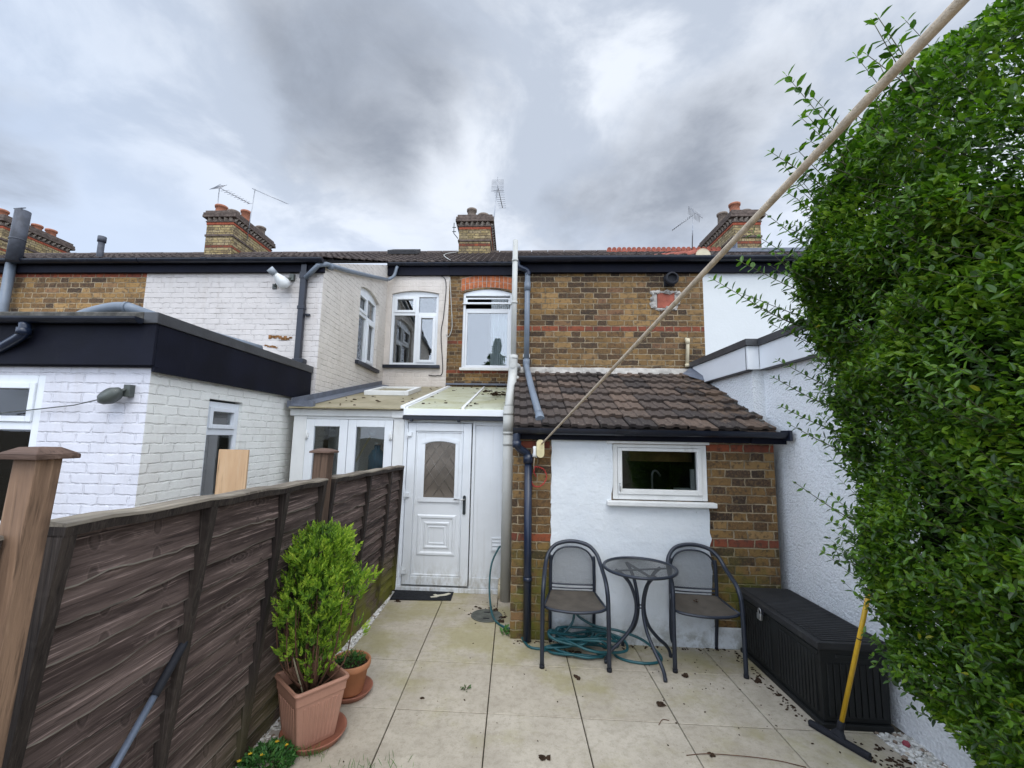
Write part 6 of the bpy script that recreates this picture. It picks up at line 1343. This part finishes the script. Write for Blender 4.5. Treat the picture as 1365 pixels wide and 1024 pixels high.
fs += [(( len(YS)-1)*m_+j, (len(YS)-1)*m_+j+1, o+(len(YS)-1)*m_+j+1, o+(len(YS)-1)*m_+j) for j in range(m_-1)]+[(i*m_+m_-1, (i+1)*m_+m_-1, o+(i+1)*m_+m_-1, o+i*m_+m_-1) for i in range(len(YS)-1)]
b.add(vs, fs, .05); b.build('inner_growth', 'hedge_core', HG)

# conifer at the far end of the garden, seen as the reflection in the sash window
t = thing('conifer_tree', 'dark pointed conifer reflected in the sash window', 'tree', (-3.7, -15.2, 0)); cb = np.array(W(-3.7, -15.2, 0))
b = MB(skew=False); b.tube([tuple(cb), tuple(cb+np.array([0, 0, 8.6]))], [.22, .03], 8); b.build('trunk', 'stem', t)
n = 12000; z = 1.2+rng.uniform(0, 1, n)**1.3*8; a = rng.uniform(0, 6.28, n); r = (9.3-z)**1.35*.27*rng.uniform(.2, 1, n)*(1+.25*np.sin(z*9)); P = cb+np.stack([r*np.cos(a), r*np.sin(a), z], 1)
leaf_mesh('crown', P, np.stack([np.cos(a), np.sin(a), np.full(n, -.2)], 1)+rng.normal(0, .3, (n, 3)), rng.normal(0, 1, (n, 3)), rng.uniform(.14, .26, n), rng.uniform(.06, .10, n), rng.uniform(0, .4, n), 'privet', t)

# ------------------------------------------------------------------ sky, light, camera
SE, SR_ = math.radians(55), math.radians(186)      # sun high behind the camera, a little to the right
w = Nt('World', world=True); bpy.context.scene.world = w.m
D = w.n('ShaderNodeTexCoord').outputs['Generated']; D = w.vmath('NORMALIZE', D); x, y, z = w.sep(D)
zz = w.math('ADD', w.math('MAXIMUM', z, 0.), .22)
pl = w.comb(w.math('DIVIDE', x, zz), w.math('DIVIDE', y, zz), 0.)
n1 = w.noise(pl, 1.15, 9, .52, .25); n2 = w.noise(w.vmath('ADD', pl, (7.3, 2.1, 0)), 2.5, 9, .58, .35)
def blob(d, r1, k):          # broad soft mass of thicker cloud in direction d, r1 degrees across
    v = Vector(d).normalized(); return w.ss(w.vmath('DOT_PRODUCT', D, tuple(v)), math.cos(math.radians(r1)), 1.0, 0., k)
n3 = w.noise(w.vmath('ADD', pl, (1.3, 5.1, 2)), 4.5, 9, .62, .3)
dens = w.math('MULTIPLY', w.math('SUBTRACT', w.math('ADD', w.math('ADD', w.math('MULTIPLY', n1, .46), w.math('MULTIPLY', n2, .40)), w.math('MULTIPLY', n3, .14)), .5), 3.0)
for d_, r_, k_ in (((-.40, .655, .65), 22, .44), ((-.22, .74, .62), 18, .24), ((-.02, .70, .71), 14, .08), ((.25, .85, .42), 17, .42), ((.42, .72, .55), 20, .22), ((-.73, .57, .40), 8, .40), ((-.10, .82, .54), 9, -.25), ((-.60, .58, .55), 14, -.35), ((-.45, .80, .38), 16, -.20), ((.16, .76, .63), 12, -.15)):
    dens = w.math('ADD', dens, blob(d_, r_, k_))
dark = w.ss(dens, .06, .80)
lit = w.ss(w.math('ADD', n2, w.math('MULTIPLY', z, -.14)), .33, .53)
base = w.mix(lit, srgb(180, 189, 203), srgb(220, 226, 235))
hor = w.ss(z, .50, .26); base = w.mix(hor, base, srgb(208, 219, 238))
left = w.ss(x, -.35, -.75); base = w.mix(w.math('MULTIPLY', left, .6), base, srgb(182, 198, 222))
col = w.mix(dark, base, w.mix(n2, srgb(118, 125, 137), srgb(150, 157, 169)))
boost = w.math('ADD', 1., w.ss(w.vmath('DOT_PRODUCT', D, (.0, .992, .124)), .54, .20, 0., 1.55))  # extra sky brightness added outside the camera's view, to light the walls
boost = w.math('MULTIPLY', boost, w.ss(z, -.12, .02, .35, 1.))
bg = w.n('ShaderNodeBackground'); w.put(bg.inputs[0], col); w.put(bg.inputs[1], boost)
sky = w.n('ShaderNodeTexSky'); sky.sky_type = 'NISHITA'; sky.sun_disc = False; sky.sun_elevation = SE; sky.sun_rotation = SR_
bs = w.n('ShaderNodeBackground'); w.put(bs.inputs[0], sky.outputs[0]); bs.inputs[1].default_value = .1
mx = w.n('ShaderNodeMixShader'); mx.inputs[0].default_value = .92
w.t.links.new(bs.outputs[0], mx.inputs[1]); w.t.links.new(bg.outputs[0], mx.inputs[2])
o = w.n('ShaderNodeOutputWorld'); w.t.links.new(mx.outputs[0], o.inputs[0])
s = bpy.data.lights.new('sun', 'SUN'); s.energy = .9; s.angle = math.radians(35); s.color = (1, .965, .90)
so = bpy.data.objects.new('sun', s); C.objects.link(so)
sd = Vector((math.sin(SR_)*-1*math.cos(SE), math.cos(SR_)*math.cos(SE), math.sin(SE)))   # towards the sun
sd.x = abs(sd.x); so.rotation_euler = sd.to_track_quat('Z', 'Y').to_euler()
sky.sun_rotation = math.atan2(sd.x, sd.y)
F_ = 575.; PITCH = math.atan(71/F_); cam = bpy.data.cameras.new('camera'); cam.sensor_width = 36; cam.lens = 36*F_/1365; cam.clip_end = 2000; cam.clip_start = .02
co = bpy.data.objects.new('camera', cam); C.objects.link(co); co.location = (0, 0, 1.75)
co.rotation_euler = (Matrix.Rotation(2.8/F_, 3, 'Z') @ Matrix.Rotation(math.pi/2+PITCH, 3, 'X') @ Matrix.Rotation(.018, 3, 'Z')).to_euler()
sc = bpy.context.scene; sc.camera = co
sc.view_settings.view_transform = 'Standard'; sc.view_settings.look = 'None'; sc.view_settings.exposure = .40; sc.view_settings.gamma = 1
sc.render.engine = 'CYCLES'
